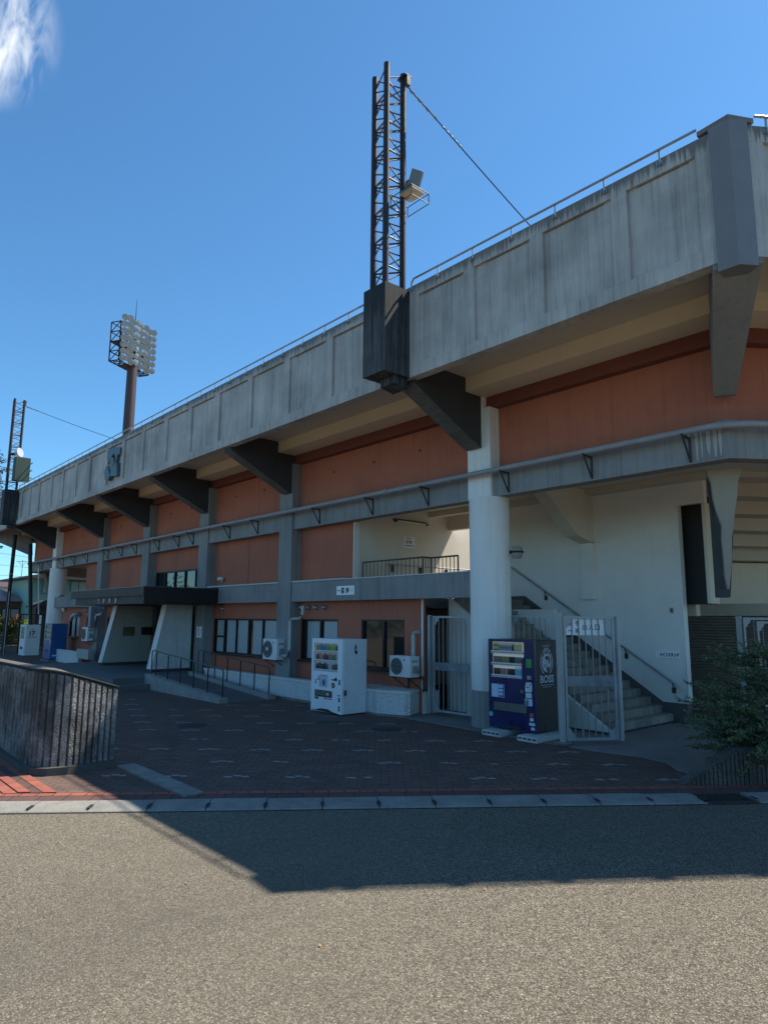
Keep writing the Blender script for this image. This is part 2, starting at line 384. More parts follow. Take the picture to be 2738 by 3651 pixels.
# ================================================================== GROUND
UA = R(52.7); U = Vector((cos(UA), sin(UA), 0)); N = Vector((sin(UA), -cos(UA), 0))   # along the kerb / towards the road
def un(s, o, z=0.0): p = U * s + N * o; return (p.x, p.y, z)
def s_of(p): return p[0] * U.x + p[1] * U.y
def strip(b, s0, s1, o0, o1, z): b.add([un(s0, o0, z), un(s0, o1, z), un(s1, o1, z), un(s1, o0, z)], [(0, 1, 2, 3)])
g = B(); g.add([(-600, -600, 0), (600, -600, 0), (600, 600, 0), (-600, 600, 0)], [(0, 1, 2, 3)])
struct(g.build('road', ASPH, origin=(0, 0, 0)))
OB = -9.183; OK = -8.765; OR_ = -8.30      # offsets of the brick edge, the kerb and the road edge
g = B(); g.add([un(-6.5, OB, .004), un(19, OB, .004), un(19, OB - 40, .004), (-60, 40, .004), (-60, 2.85, .004), (-12, 2.85, .004)], [(0, 1, 2, 3, 4, 5)])
struct(g.build('plaza_paving', PAV, origin=(0, 0, 0)))
# road resurfacing inside the turning circle on the far left stays asphalt
g = B()
k0 = s_of((-9.32, 2.23)) - 6.2; L = .667; i = 0
sk = k0
grate_s = s_of((-4.2, 8.94))
while sk < 21:
    jit = random.uniform(-.004, .004)
    if not (grate_s - .05 < sk < grate_s + .55):
        b0 = [(OK, 0), (OK, .028 + jit), (OK + .10, .034 + jit), (OR_ - .05, .020 + jit), (OR_ - .03, .008), (OR_ - .03, 0)]
        a0 = sk + .006; a1 = sk + L - .006
        cut = .045
        vs = []
        for ss, sg in ((a0, 1), (a1, -1)):
            for (oo, z) in b0: vs.append(un(ss + (0 if oo > OK + .12 else 0), oo, z))
        n_ = len(b0)
        g.add(vs, [tuple(range(n_))[::-1], tuple(range(n_, 2 * n_))] + [(q, (q + 1) % n_, (q + 1) % n_ + n_, q + n_) for q in range(n_)])
    sk += L
struct(g.build('kerb', KERB, origin=(0, 0, 0)))
g = B(); strip(g, k0, 21, OR_ - .03, OR_, .003); sk = k0
while sk < 21:
    strip(g, sk - .022, sk + .022, OK + .22, OK + .38, .037); sk += L
struct(g.build('kerb_gap', flat('kerb_gap_dark', (.02, .02, .02), .8, 0, .3), origin=(0, 0, 0)))  # dark strips along the kerb's road edge and across its joint slots
gr = thing('drain_grate', 'rusty dark slotted steel grate set in the pale kerb near the brown planter', 'drain grate', un(grate_s + .05, OK + .2, .0))
g = B()
for q in range(13): 
    a = grate_s + .02 + q * .048
    g.add([un(a, OK + .03, .004), un(a + .022, OK + .03, .004), un(a + .022, OR_ - .06, .004), un(a, OR_ - .06, .004), un(a, OK + .03, .026), un(a + .022, OK + .03, .026), un(a + .022, OR_ - .06, .026), un(a, OR_ - .06, .026)], [(4, 5, 6, 7), (0, 1, 5, 4), (1, 2, 6, 5), (2, 3, 7, 6), (3, 0, 4, 7)])
for o_ in (OK + .03, (OK + OR_) / 2, OR_ - .07):
    g.add([un(grate_s, o_, .003), un(grate_s + .65, o_, .003), un(grate_s + .65, o_ + .02, .003), un(grate_s, o_ + .02, .003), un(grate_s, o_, .028), un(grate_s + .65, o_, .028), un(grate_s + .65, o_ + .02, .028), un(grate_s, o_ + .02, .028)], [(4, 5, 6, 7), (0, 1, 5, 4), (2, 3, 7, 6), (3, 0, 4, 7), (1, 2, 6, 5)])
g.build('bars', flat('rusty_grate', (.06, .05, .045), .7, .4, .4), gr)
sB = s_of((-9.38, 2.835))
g = B(); strip(g, sB - 5, 20, OB, OB + .13, .013); struct(g.build('red_brick_edging', m_brickband('red_edge_row', (.33, .095, .06), (.25, .075, .05), (.03, .02, .018), .2, 5, 52.7), origin=(0, 0, 0)))
g = B(); strip(g, sB - 6, 20, OB + .13, OK, .010); struct(g.build('dark_brick_edging', DARKB, origin=(0, 0, 0)))
# brick edging that leaves the kerb beside the grey planter (runs along x)
for nm, y0, y1, z, mt in (('red_brick_border', 2.50, 2.62, .030, REDX), ('dark_brick_border', 2.62, 2.74, .018, DARKB), ('red_brick_gutter', 2.74, 2.87, .024, REDX), ('red_brick_row', 2.36, 2.50, .016, REDX)):
    g = B(); xe = -9.40 + (y0 - 2.84) * .76 ; xe1 = -9.40 + (y1 - 2.84) * .76
    g.add([(-30, y0, z), (xe, y0, z), (xe1, y1, z), (-30, y1, z), (-30, y0, 0), (xe, y0, 0), (xe1, y1, 0), (-30, y1, 0)], [(0, 1, 2, 3), (0, 1, 5, 4), (1, 2, 6, 5), (2, 3, 7, 6), (3, 0, 4, 7)])
    struct(g.build(nm, mt, origin=(0, 0, 0)))
g = B()   # pale kerb-stone strip crossing the paving, parallel to the facade
x = -10.4
while x < -8.55:
    g.add([(x, 4.0, .004), (x + .36, 4.0, .004), (x + .36 , 4.27, .004), (x, 4.27, .004), (x, 4.0, .03), (x + .36, 4.0, .03), (x + .36, 4.27, .03), (x, 4.27, .03)], [(4, 5, 6, 7), (0, 1, 5, 4), (1, 2, 6, 5), (2, 3, 7, 6), (3, 0, 4, 7)]); x += .37
struct(g.build('paving_strip', KERB, origin=(0, 0, 0)))
g = B()   # pale double pavers scattered in a lattice
b0 = Vector((-8.638, 6.67, 0)); e1 = Vector((.5745, .645, 0)); e2 = Vector((.745, -.655, 0)) 
for i in range(-14, 14):
    for j in range(-12, 3):
        p = b0 + e1 * (i + (.5 if j % 2 else 0)) * .995 + e2 * j * .98
        o_ = p.dot(N)
        if o_ > OB - .12 or p.y > 11.0 or p.x < -22 or (p.y > 10.3 and p.x > -11.4) or p.dot(U) > 5.6: continue
        if (p.x < -10.1 and p.y < 4.4) or (p.x < -16.0 and p.y > 7.4): continue
        if random.random() < .12: continue
        for (du, dn, w_, h_) in ((-.115, .035, .115, .085), (.0, -.02, .115, .085), (.115, .03, .115, .085)):
            jx = random.uniform(-.012, .012)
            if random.random() < .12: continue
            q = p + U * (du + jx) + N * dn
            g.add([tuple(q + U * a * w_ / 2 + N * c * h_ / 2 + U * c * .025 + Vector((0, 0, .008))) for a, c in ((-1, -1), (1, -1), (1, 1), (-1, 1))], [(0, 1, 2, 3)])
struct(g.build('pale_pavers', concrete('pale_paver_concrete', (.40, .37, .34), (.11, .10, .09), .3, 5, .9, None, .3), origin=(0, 0, 0)))
# apron slab under the gates and round to the planter
g = B(); ap = [(-11.6, 11.0), (-11.3, 10.72), (-9.6, 10.66), (-8.6, 10.62), (-7.54, 10.58), (-6.46, 10.62), (-5.76, 10.72), (-5.3, 10.62), (-4.95, 10.25), (-4.66, 10.05), (-4.45, 9.75), (-3.9, 10.4), (-3.3, 11.2), (-1, 15), (-1, 20), (-17, 20), (-17, 11.0)]
g.ext(ap, .0, .02, 'z'); struct(g.build('apron_slab', SLAB, origin=(0, 0, 0)))
def manhole(x, y, r, lab):
    t = thing('manhole_cover', lab, 'manhole cover', (x, y, .004), 0, 'iron manhole covers in the paving')
    b = B(); b.lathe((0, 0, 0), [(r * .86, .0), (r * .86, .012), (r * .80, .014), (0.01, .014)], 32); b.build('lid', flat('cast_iron', (.05, .048, .046), .6, .4, .35, None, 12), t, True)
    b = B()
    for k in range(32):
        a0 = 2 * pi * k / 32; a1 = 2 * pi * (k + .86) / 32
        b.ext([(r * .88 * cos(a0), r * .88 * sin(a0)), (r * 1.12 * cos(a0), r * 1.12 * sin(a0)), (r * 1.12 * cos(a1), r * 1.12 * sin(a1)), (r * .88 * cos(a1), r * .88 * sin(a1))], 0, .009 , 'z')
    b.build('surround', flat('manhole_surround', (.13, .10, .09), .9, 0, .3, None, 10), t, True)
manhole(-10.46, 9.4, .36, 'round iron manhole cover in front of the small round-cornered white wall')
manhole(-13.3, 6.6, .36, 'round iron manhole cover out in the open paving between the ramp and the kerb')
manhole(-12.0, 9.1, .30, 'small iron manhole cover just in front of the white vending machine')
g = B(); g.ext([(-4.95, 10.0), (-4.75, 10.35), (-4.45, 10.2), (-4.5, 9.85)], .055, .06, 'z')
manhole(-4.55, 10.2, .30, 'iron cover with pale ring beside the brown ribbed planter under the conifer')

# ================================================================== STADIUM STAND
ST = thing('stadium_stand', 'long grey concrete and terracotta stadium stand with an overhanging parapet', 'stadium', (-9.4, 11.2, 0))
JX = [-38.7, -37.1, -35.5, -33.5, -31.8, -30.0, -28.26, -26.33, -24.64, -22.85, -20.95, -19.2, -17.42, -15.6, -13.8, -12.03, -10.3, -9.2, -7.75, -6.24, -4.72]
b = B(); run(b, rect(.04, .20, 6.96, 8.89), ['L', 'CL', 'CR', 'R'])
def panel_frame(b, T, xs, x0, x1):
    E0 = -.012
    b.T = T
    b.box(x0, x1, E0, .0385, 6.962, 7.20); b.box(x0, x1, E0, .0385, 8.65, 8.888)
    edges = [x0] + xs + [x1]
    for i, x in enumerate(edges):
        w = .13 if 0 < i < len(edges) - 1 else .11
        a = x - w if i else x; c = x + w if i < len(edges) - 1 else x
        if i == 0: c = x + .22
        if i == len(edges) - 1: a = x - .22
        b.box(a, c, E0, .0385, 7.202, 8.648)
    b.T = Matrix.Identity(4)
panel_frame(b, Matrix.Translation((0, YF, 0)), JX, XL + .25, XR - .24)
panel_frame(b, seg('R'), [1.8 + 1.6 * i for i in range(8)], .26, 15.9)
panel_frame(b, seg('L'), [-1.8 - 1.6 * i for i in range(8)][::-1], -15.9, -.26)
PARAO = b.build('parapet', PARA, ST)
def edge_strips(T, xs, x0, x1):   # grime and crease shade painted as strips along each panel's foot and head
    ed = [x0 + .22] + xs + [x1 - .22]; rg = random.Random(len(xs)); m_ = flat('edge_grime_shade', (.15, .145, .14), .9, 0, .4, None, 6)
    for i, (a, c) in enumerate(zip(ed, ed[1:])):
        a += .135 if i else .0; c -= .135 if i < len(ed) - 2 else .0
        g_ = B(); g_.T = T; g_.box(a, c, .034, .0385, 7.202, 7.202 + rg.uniform(.008, .02)); g_.build('panel_edge_strip', m_, PARAO)
        g_ = B(); g_.T = T; g_.box(a + rg.uniform(0, .3), c - rg.uniform(0, .2), .034, .0385, 8.634, 8.647); g_.build('panel_edge_strip', m_, PARAO)
edge_strips(Matrix.Translation((0, YF, 0)), JX, XL + .25, XR - .24); edge_strips(seg('R'), [1.8 + 1.6 * i for i in range(3)], .26, 5.6)
for sd, c, d, n in (('R', cR, dR, nR), ('L', cL, dL, nL)):
    b = B(); f = -1 if sd == 'R' else 1
    e0 = Vector((f, 0, 0)); m = mR if sd == 'R' else mL
    pts = [c - m * .07 , c + e0 * .235 - Vector((0, .07, 0)), c + e0 * .235 + Vector((0, .22, 0)), c + m * .22, c + d * .235 + n * .22, c + d * .235 - n * .07]
    b.ext([(p.x, p.y) for p in pts], 6.80, 8.915, 'z'); b.build('corner_post', POST, ST)
    b = B(); pts = [c - m * .072, c + e0 * .40 - Vector((0, .03, 0)), c + e0 * .40 + Vector((0, .20, 0)), c + m * .20, c + d * .36 + n * .20, c + d * .36 - n * .03]
    b.ext([(p.x, p.y) for p in pts], 8.918, 8.985, 'z'); b.build('corner_cap', PARA, ST)
# top rail with its clips
RZ = 9.02; tR = -.03
rl = B()
rl.tube([(-9.25, YF + tR, 8.80), (-9.25, YF + tR, RZ - .06), (-9.19, YF + tR, RZ), (XR - .40, YF + tR, RZ)], .021, 8)
rl.tube([(-39.2, YF + tR, RZ), (-10.1, YF + tR, RZ)], .021, 8)
p0 = cR + dR * .38 + nR * tR; p1 = cR + dR * 15 + nR * tR; rl.cyl((p0.x, p0.y, RZ), (p1.x, p1.y, RZ), .021, 8)
RAIL = rl.build('top_rail', STEEL, ST)
def clip(T):
    c_ = B(); c_.T = T; c_.box(-.012, .012, -.024, -.004, .0, .21); c_.box(-.05, .05, -.035, -.001, -.03, .035); c_.box(-.03, -.018, -.07, -.036, -.03, .035); c_.box(.018, .03, -.07, -.036, -.03, .035); return c_
xs = [-4.05 - .896 * k for k in range(6)] + [-10.4 - .9 * k for k in range(33)]
cl0 = clip(Matrix.Translation((0, 0, 0))).build('rail_clip', GALV, RAIL, True)
cl0.location = RAIL.matrix_world.inverted() @ Vector((0, 0, 0))
def place_clip(o, x, y, ang):
    bpos = WM[RAIL.name].inverted() @ Vector((x, y, 8.80)); o.location = bpos; o.rotation_euler = (0, 0, ang)
first = True
for x in xs:
    o = cl0 if first else cl0.copy()
    if not first: COL.objects.link(o); o.parent = RAIL
    first = False; place_clip(o, x, YF, 0)
for k in range(12):
    o = cl0.copy(); COL.objects.link(o); o.parent = RAIL; p = cR + dR * (.55 + .9 * k); place_clip(o, p.x, p.y, R(54))
# floors, soffits, seating deck
SEAT = [(2.52, 7.58), (2.52, 5.36), (5.5, 5.36)]
for i in range(12): SEAT += [(5.5 + .6 * i, 5.24 - .3 * i), (6.1 + .6 * i - .001, 5.24 - .3 * i)]
SEAT += [(13.2, 2.5), (3.0, 7.58)]
b = B(); run(b, SEAT, ['L', 'CL', -14.41]); run(b, SEAT, [-12.1, 'CR', 'R']); run(b, [(2.52, 7.58), (2.52, 5.36), (6.35, 5.36), (6.35, 5.9), (3.0, 7.58)], [-14.409, -12.101])
b.build('seating_deck', BEIGE2, ST)
b = B(); run(b, rect(.20, 1.66, 7.38, 7.56), ['L', 'CL', 'CR', 'R']); b.build('soffit', BEIGE2, ST)
b = B(); run(b, rect(1.66, 2.515, 7.06, 7.558), ['L', 'CL', 'CR', 'R']); b.build('soffit_beam', BEIGE, ST)
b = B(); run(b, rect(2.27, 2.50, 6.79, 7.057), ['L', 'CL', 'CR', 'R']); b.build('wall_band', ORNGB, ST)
b = B(); run(b, rect(2.46, 2.515, 5.43, 6.788), ['L', 'CL', 'CR', 'R']); b.build('upper_wall', ORNG, ST)
b = B(); run(b, rect(2.22, 2.512, 4.79, 5.428), ['L', 'CL', 'CR', 'R']); b.build('upper_beam', BEAM, ST)
# pillars
PX = [(-17.30, -16.62), (-22.57, -21.90), (-27.68, -27.02), (-32.98, -32.32)]
for a, c in PX:
    b = B(); b.box(a, c, 11.12, 11.60, 0, 6.787); b.build('pillar', PIL, ST)
def column(cx, lab=None):
    o = B().lathe((cx, 11.37, 0), [(.432, .75), (.432, 4.79)], 48).build('column', COLM, ST)
    o = B().lathe((cx, 11.37, 0), [(.438, .0), (.438, .748)], 48).build('column_base', PIL, ST)
    B().box(cx - .36, cx + .28, 11.10, 11.5, 4.78, 6.788).build('column_head', COLM, ST)
    B().box(cx - .36, cx + .09, 11.10, 11.5, 6.788, 7.055).build('column_head', COLM, ST)
column(-9.36); column(-39.75)
# cantilever brackets
BP = [(.09, 6.88), (.22, 7.376), (1.655, 7.376), (1.655, 7.056), (2.25, 7.056), (2.18, 5.90), (2.08, 5.90)]
def bracket(x0, x1):
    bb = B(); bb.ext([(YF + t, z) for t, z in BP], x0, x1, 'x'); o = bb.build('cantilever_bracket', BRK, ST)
    e = B(); e.ext([(YF + .085, 6.865), (YF + 2.08, 5.885), (YF + 2.085, 5.897), (YF + .09, 6.877)], x0 - .015, x1 + .015, 'x'); e.build('edge_rib', BRKE, o)
for x0, x1 in ((-9.70, -9.32), (-17.06, -16.70), (-22.35, -21.99), (-27.48, -27.12), (-32.78, -32.42), (-40.1, -39.74)): bracket(x0, x1)
for sd in 'RL':   # the bracket on each bend runs along the bisector
    c, m = (cR, mR) if sd == 'R' else (cL, mL)
    md = m.normalized(); sd_ = Vector((md.y, -md.x, 0)); k = m.length
    bb = B(); bb.T = Matrix(((sd_.x, md.x, 0, c.x), (sd_.y, md.y, 0, c.y), (0, 0, 1, 0), (0, 0, 0, 1)))
    P = [(.1, 6.86), (.26, 7.37), (1.86, 7.37), (1.86, 7.05), (2.52, 7.05), (2.62, 5.85), (2.5, 5.85)]
    n_ = len(P); wd = lambda t: .30 - .055 * t
    bb.add([(-wd(t), t, z) for t, z in P] + [(wd(t), t, z) for t, z in P], [tuple(range(n_))[::-1], tuple(range(n_, 2 * n_))] + [(i, (i + 1) % n_, (i + 1) % n_ + n_, i + n_) for i in range(n_)])
    bb.build('cantilever_bracket', concrete('grey_bracket_paint', (.33, .325, .32), (.19, .19, .19), .4, .8, .8, None, .15, False), ST)
    # lower haunch with flaking paint under the beam, on a slim dark post
    hb = B(); hb.T = bb.T
    hz = [(4.78, .29, .27), (4.58, .22, .2), (4.3, .20, .17), (4.1, .16, .13), (3.85, .085, .10), (3.6, .095, .06), (3.3, .08, .05), (3.0, .075, .02), (2.75, .04, -.02)]
    n_ = len(hz)
    vv = []
    for dy in (3.32, 3.52):
        for z, l, r in hz: vv.append((-l - .0, dy + (4.78 - z) * .22, z))
        for z, l, r in hz[::-1]: vv.append((r, dy + (4.78 - z) * .22, z))
    m_ = 2 * n_
    hb.add(vv, [tuple(range(m_))[::-1], tuple(range(m_, 2 * m_))] + [(i, (i + 1) % m_, (i + 1) % m_ + m_, i + m_) for i in range(m_)])
    hb.build('haunch', plaster('flaking_cream_paint', (.42, .37, .29), (.25, .22, .18), .4, .85, 40, .3, .3), ST)
    pb_ = B(); pb_.T = bb.T; pb_.add([(-.25, 3.56, 4.77), (.25, 3.56, 4.77), (.17, 4.0, 4.1), (.02, 4.05, 2.62), (-.20, 4.05, 2.62), (-.20, 4.0, 4.1), (-.25, 3.9, 4.77), (.25, 3.9, 4.77), (.17, 4.3, 4.1), (.02, 4.35, 2.62), (-.20, 4.35, 2.62), (-.20, 4.3, 4.1)], [(0, 1, 2, 5), (5, 2, 3, 4), (6, 11, 8, 7), (11, 10, 9, 8), (0, 5, 11, 6), (5, 4, 10, 11), (1, 7, 8, 2), (2, 8, 9, 3), (4, 3, 9, 10), (0, 6, 7, 1)]); pb_.build('haunch_post', concrete('bare_dark_concrete', (.09, .095, .09), (.05, .05, .05), .3, 3, .9, None, .5), ST)
# main orange wall infill, storey by storey
def wall(x0, x1, z0, z1, m=ORNG, y0=11.47, y1=11.6, name='wall_panel', holes=()):
    """panel with rectangular openings (x0,x1,z0,z1), built as butting strips in one mesh"""
    bb = B(); xs_ = sorted({x0, x1, *[h[0] for h in holes], *[h[1] for h in holes]})
    for a, c in zip(xs_, xs_[1:]):
        hs = sorted([h for h in holes if h[0] <= a + 1e-6 and h[1] >= c - 1e-6], key=lambda h: h[2]); z = z0
        for h in hs: 
            if h[2] > z: bb.box(a, c, y0, y1, z, h[2])
            z = h[3]
        if z < z1: bb.box(a, c, y0, y1, z, z1)
    return bb.build(name, m, ST)
W1 = (-21.84, -17.78, 1.0, 2.165); W2 = (-16.53, -14.78, 1.02, 2.17); W3 = (-13.78, -12.14, .95, 2.175)
WA = (-37.5, -35.95, 1.15, 2.2); WB = (-34.95, -34.0, 1.2, 2.2); WC = (-32.1, -29.9, 1.0, 2.165)
wall(-21.90, -17.30, 3.27, 4.788); wall(-16.62, -14.12, 3.27, 4.788)
wall(-27.02, -22.57, 3.99, 4.788); wall(-32.32, -27.68, 3.27, 4.788); wall(-35.45, -32.98, 3.27, 4.788)
wall(-21.90, -17.30, 0, 2.668, holes=[W1]); wall(-16.62, -11.54, 0, 2.668, holes=[W2, W3])
wall(-32.32, -27.68, 0, 2.668, holes=[WC]); wall(-38.45, -32.98, 0, 2.668, holes=[WA, WB])
# thin seam in the render of the second bay, bolts left in the upper wall
B().box(-19.62, -19.605, 11.465, 11.4695, 3.28, 4.78).build('render_joint', ORNGB, ST)
for x in (-15.0, -13.26, -11.54, -18.7, -20.5, -23.9, -25.7, -29.1, -31.0, -34.3, -36.2):
    B().lathe((x, 11.405, 6.30), [(.0, -.045), (.03, -.035), (.04, 0), (.03, .005)], 10, 'y').build('anchor_bolt', flat('brass_bolt', (.30, .17, .09), .5, .3, .2), ST)
# lower beam, with a pale sill above it
for a, c in ((-11.0, -9.75), ): pass
for a, c in ((-16.618, -9.72), (-21.05, -17.302), (-39.5, -32.982), (-32.318, -27.75)):
    B().box(a, c, 11.17, 11.468, 2.67, 3.22).build('lower_beam', BEAM, ST)
for a, c in ((-16.616, -14.13), (-21.85, -17.304), (-27.0, -22.6)):
    B().box(a, c, 11.14, 11.466, 3.222, 3.265).build('sill', flat('pale_sill', (.50, .49, .47), .5, 0, .12), ST)
B().box(-14.12, -9.8, 11.15, 11.3, 3.222, 3.245).build('sill', GALV, ST)
B().box(-14.125, -14.10, 11.44, 11.62, 3.25, 4.79).build('reveal_trim', WHITE, ST)
B().box(-11.538, -11.50, 11.475, 12.02, 0.52, 2.50)
B().box(-11.54, -11.49, 11.45, 11.474, 0.52, 2.668).build('reveal_trim', WHITE, ST)
B().box(-11.56, -11.50, 11.475, 12.02, 0.0, .518).build('reveal_trim', WHITE, ST)
# interior: floors, passage walls, stair wall
B().box(-14.1, -11.9, 11.62, 15.6, 2.52, 2.72).build('passage_floor', SLAB, ST)
B().box(-14.1, -12.31, 15.6, 22, 2.52, 2.715).build('passage_floor', SLAB, ST)
B().box(-14.409, -14.1, 11.62, 16.3, 2.0, 5.358).build('passage_wall', CREAM, ST)
B().ext([(16.3, 2.0), (23, 2.0), (23, 4.4), (16.3, 5.7)], -14.409, -14.11, 'x').build('passage_wall', PARA, ST)
B().box(-14.1, -12.3, 15.14, 15.35, 4.89, 5.358).build('passage_lintel', BEIGE2, ST)
B().box(-14.1, -12.3, 14.3, 14.5, 5.2, 5.358).build('ceiling_rib', BEIGE2, ST)
B().box(-12.3, -12.0, 14.95, 23, 2.0, 5.0).build('passage_wall', WHITE, ST)
b = B(); b.ext([(-6.82, .44), (-7.365, .44), (-11.0, 2.82), (-12.3, 2.82), (-12.3, 5.358), (-6.82, 5.358)], 14.79, 14.94, 'y')
b.box(-6.82, -6.2, 14.79, 14.94, 4.75, 5.358); b.build('stair_wall', WHITE, ST)
b = B(); b.ext([(-6.82, .05), (-6.82, .438), (-7.365, .438), (-11.0, 2.818), (-12.29, 2.818), (-12.29, .05)], 14.785, 14.95, 'y'); b.build('stair_skirting', concrete('dark_stair_skirting', (.12, .115, .115), (.07, .068, .066), .4, 1.5, .85), ST)
B().box(-6.82, -6.79, 14.775, 14.96, .44, 5.36).build('wall_edge_trim', COLM, ST)
st = B()
for i in range(17):
    x = -7.15 - .245 * i
    st.box(x - .245 - (.0 if i < 16 else .0), x, 12.35, 14.784, .055 if i == 0 else .16 * i - .04, .055 + .157 * (i + 1))
    st.box(x - .245, x - .0, 14.55 + .0, 14.70, .055 + .157 * (i + 1) + .0005, .055 + .157 * (i + 1) + .004)
st.build('staircase', STEP, ST)
b = B(); b.ext([(-7.16, .055), (-11.4, .055), (-11.4, 2.72), (-7.16, .06)], 12.25, 12.345, 'y'); b.build('stringer_wall', WHITE, ST)
b = B(); b.ext([(-7.25, .055), (-11.35, .055), (-11.35, 2.48), (-7.25, .12)], 12.36, 14.77, 'y'); b.build('stair_underside', CREAM, ST)
# haunched inner column beside the stairs
b = B(); b.ext([(14.1, 4.2), (14.78, 4.05), (14.78, 5.355), (12.5, 5.355)], -9.25, -8.9, 'x'); b.build('inner_bracket', CREAM, ST)
B().box(-9.25, -8.9, 14.70, 14.789, 2.7, 4.1).build('inner_pilaster', WHITE, ST)
# under the stairs, behind the left gate
B().box(-14.5, -9.5, 13.9, 14.0, .02, 2.45).build('under_stair_wall', WHITE, ST)
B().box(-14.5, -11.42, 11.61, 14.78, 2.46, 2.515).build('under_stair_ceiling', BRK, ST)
b = B(); b.box(-12.2, -11.35, 12.7, 13.15, .02, .46); b.box(-12.26, -11.29, 12.66, 13.2, .462, .56); tag(b.build('tool_bin', flat('dark_bin_plastic', (.03, .03, .032), .6, 0, .3)), 'dark storage bin with an overhanging lid behind the narrow gate', 'storage bin')
# low ceiling box beneath the stair
B().box(-7.6, -6.83, 15.5, 15.7, 2.31, 2.56).build('lintel', CREAM, ST)
# back-of-house beyond the stairs: dark opening, shutter, rear wall of the wing
SG = seg('R')
def wing(b): b.T = SG; return b
wing(B()).box(4.3, 16, 8.85, 9.0, .02, 3.7).build('rear_wall', CREAM, ST)
b = B(); b.box(-7.9, -5.4, 17.35, 17.5, 2.33, 2.62); b.build('shutter_lintel', CREAM, ST)
sh = B(); z = .06
while z < 2.3:
    sh.ext([(17.44, z), (17.40, z + .012), (17.38, z + .05), (17.42, z + .07), (17.44, z + .07)], -8.1, -5.75, 'x'); z += .0705
sh.box(-8.1, -5.75, 17.45, 17.5, .055, 2.33)
sh.build('roller_shutter', flat('brown_shutter', (.36, .32, .27), .6, .1, .1), ST)
B().box(-5.749, -5.6, 17.36, 17.5, .055, 2.33).build('shutter_post', CREAM, ST)
B().box(-12, -8.11, 17.36, 17.5, .055, 5.2).build('rear_wall', CREAM, ST)
b = B(); b.box(-7.6, -6.27, 15.25, 15.35, 2.56, 5.3); b.build('recess_shade_panel', BRK, ST)  # dark panel closes the opening; its colour stands for the shade inside
B().box(-6.27, -6.2, 14.80, 15.24, 2.57, 4.748).build('recess_jamb', CREAM, ST)
# pale lime streaks that have run down the beam at the bend
rg = random.Random(4); b = B()
for k, x in enumerate((-4.86, -4.74, -4.66, -4.55, -4.44, -4.36)):
    w_ = rg.uniform(.012, .03); z0_ = rg.uniform(4.80, 4.95); b.ext([(x - w_, 5.42), (x + w_, 5.42), (x + w_ * 1.3, 5.1), (x + w_ * .5, z0_), (x - w_ * .6, z0_ + .03), (x - w_ * 1.2, 5.15)], 11.1665, 11.169, 'y')
b.build('lime_streak', flat('lime_streak', (.48, .46, .42), .9, 0, .2), ST)
# ---- windows: frame part with panes and curtains under it
def window(rc, bars, y=11.55, curtains=(), trans=(), glass=GLD, fr=BLKM, depth=.06):
    x0, x1, z0, z1 = rc; f = B(); w = .045
    f.box(x0, x1, y - depth, y + .03, z0, z0 + w); f.box(x0, x1, y - depth, y + .03, z1 - w, z1)
    f.box(x0, x0 + w, y - depth, y + .03, z0 + w, z1 - w); f.box(x1 - w, x1, y - depth, y + .03, z0 + w, z1 - w)
    for x in bars: f.box(x - .03, x + .03, y - depth * .8, y + .03, z0 + w, z1 - w)
    for (a, c, z) in trans: f.box(a + .031, c - .031, y - depth * .7, y + .03, z - .03, z + .03)
    o = f.build('window', fr, ST)
    B().box(x0 + w, x1 - w, y + .005, y + .015, z0 + w, z1 - w).build('pane', glass, o)
    for a, c in curtains: B().box(a, c, y - .002, y + .003, z0 + w + .01, z1 - w - .01).build('curtain', CURT, o)
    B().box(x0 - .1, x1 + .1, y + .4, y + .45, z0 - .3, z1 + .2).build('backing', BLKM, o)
    s_ = B(); s_.box(x0 - .04, x1 + .04, 11.40, 11.468, z0 - .05, z0 - .003); s_.build('window_sill', BLKM, o)
window(W1, [-21.13, -20.33, -19.52, -18.68], curtains=[(-21.7, -21.2), (-21.0, -20.45), (-20.27, -19.65), (-19.3, -18.75), (-18.6, -17.9)], trans=[(-21.84, -21.13, 1.56)])
window(W2, [-15.62], curtains=[(-16.3, -15.72), (-15.5, -14.9)])
window(W3, [-12.95])
window(WA, [-36.7], curtains=[(-37.3, -36.85), (-36.6, -36.1)]); window(WB, [], curtains=[(-34.8, -34.4)]); window(WC, [-31.0], curtains=[(-31.7, -31.15), (-30.9, -30.3)])
window((-27.0, -22.6, 3.27, 3.985), [-26.2, -25.3, -24.4, -23.5], glass=GLM)
# vent hoods
for x in (-16.47, -16.15, -15.78, -15.35, -21.15, -35.1, -34.8):
    z = 2.50
    B().lathe((x, 11.44, z), [(.0, -.10), (.045, -.085), (.07, -.04), (.072, .03)], 14, 'y').build('vent_hood', GALV, ST)
# low rough-cast wall at the foot of the facade
lw = thing('low_wall', 'low white rough-cast wall with a pale coping along the foot of the terracotta facade', 'low wall', (-15, 10.8, 0))
B().box(-20.9, -14.6, 10.72, 10.82, 0.055, .50).build('wall_face', RWHT, lw); B().box(-20.95, -14.55, 10.70, 10.95, .502, .555).build('coping', COLM, lw); B().box(-20.9, -14.6, 10.66, 10.84, 0, .053).build('base', KERB, lw)
B().box(-20.9, -14.6, 10.95, 11.46, .0, .45).build('planting_bed', flat('dry_soil', (.07, .055, .045), .95, 0, .3, None, 9), lw)
lw = thing('low_wall', 'low white rough-cast wall with a cut round corner beside the narrow gate', 'low wall', (-12, 10.8, 0))
pl = [(-13.9, 10.62), (-12.45, 10.60), (-12.1, 10.56), (-11.47, 10.82), (-11.40, 10.95), (-11.62, 11.46), (-13.9, 11.46)]
B().ext(pl, .05, .52, 'z').build('wall_face', RWHT, lw)
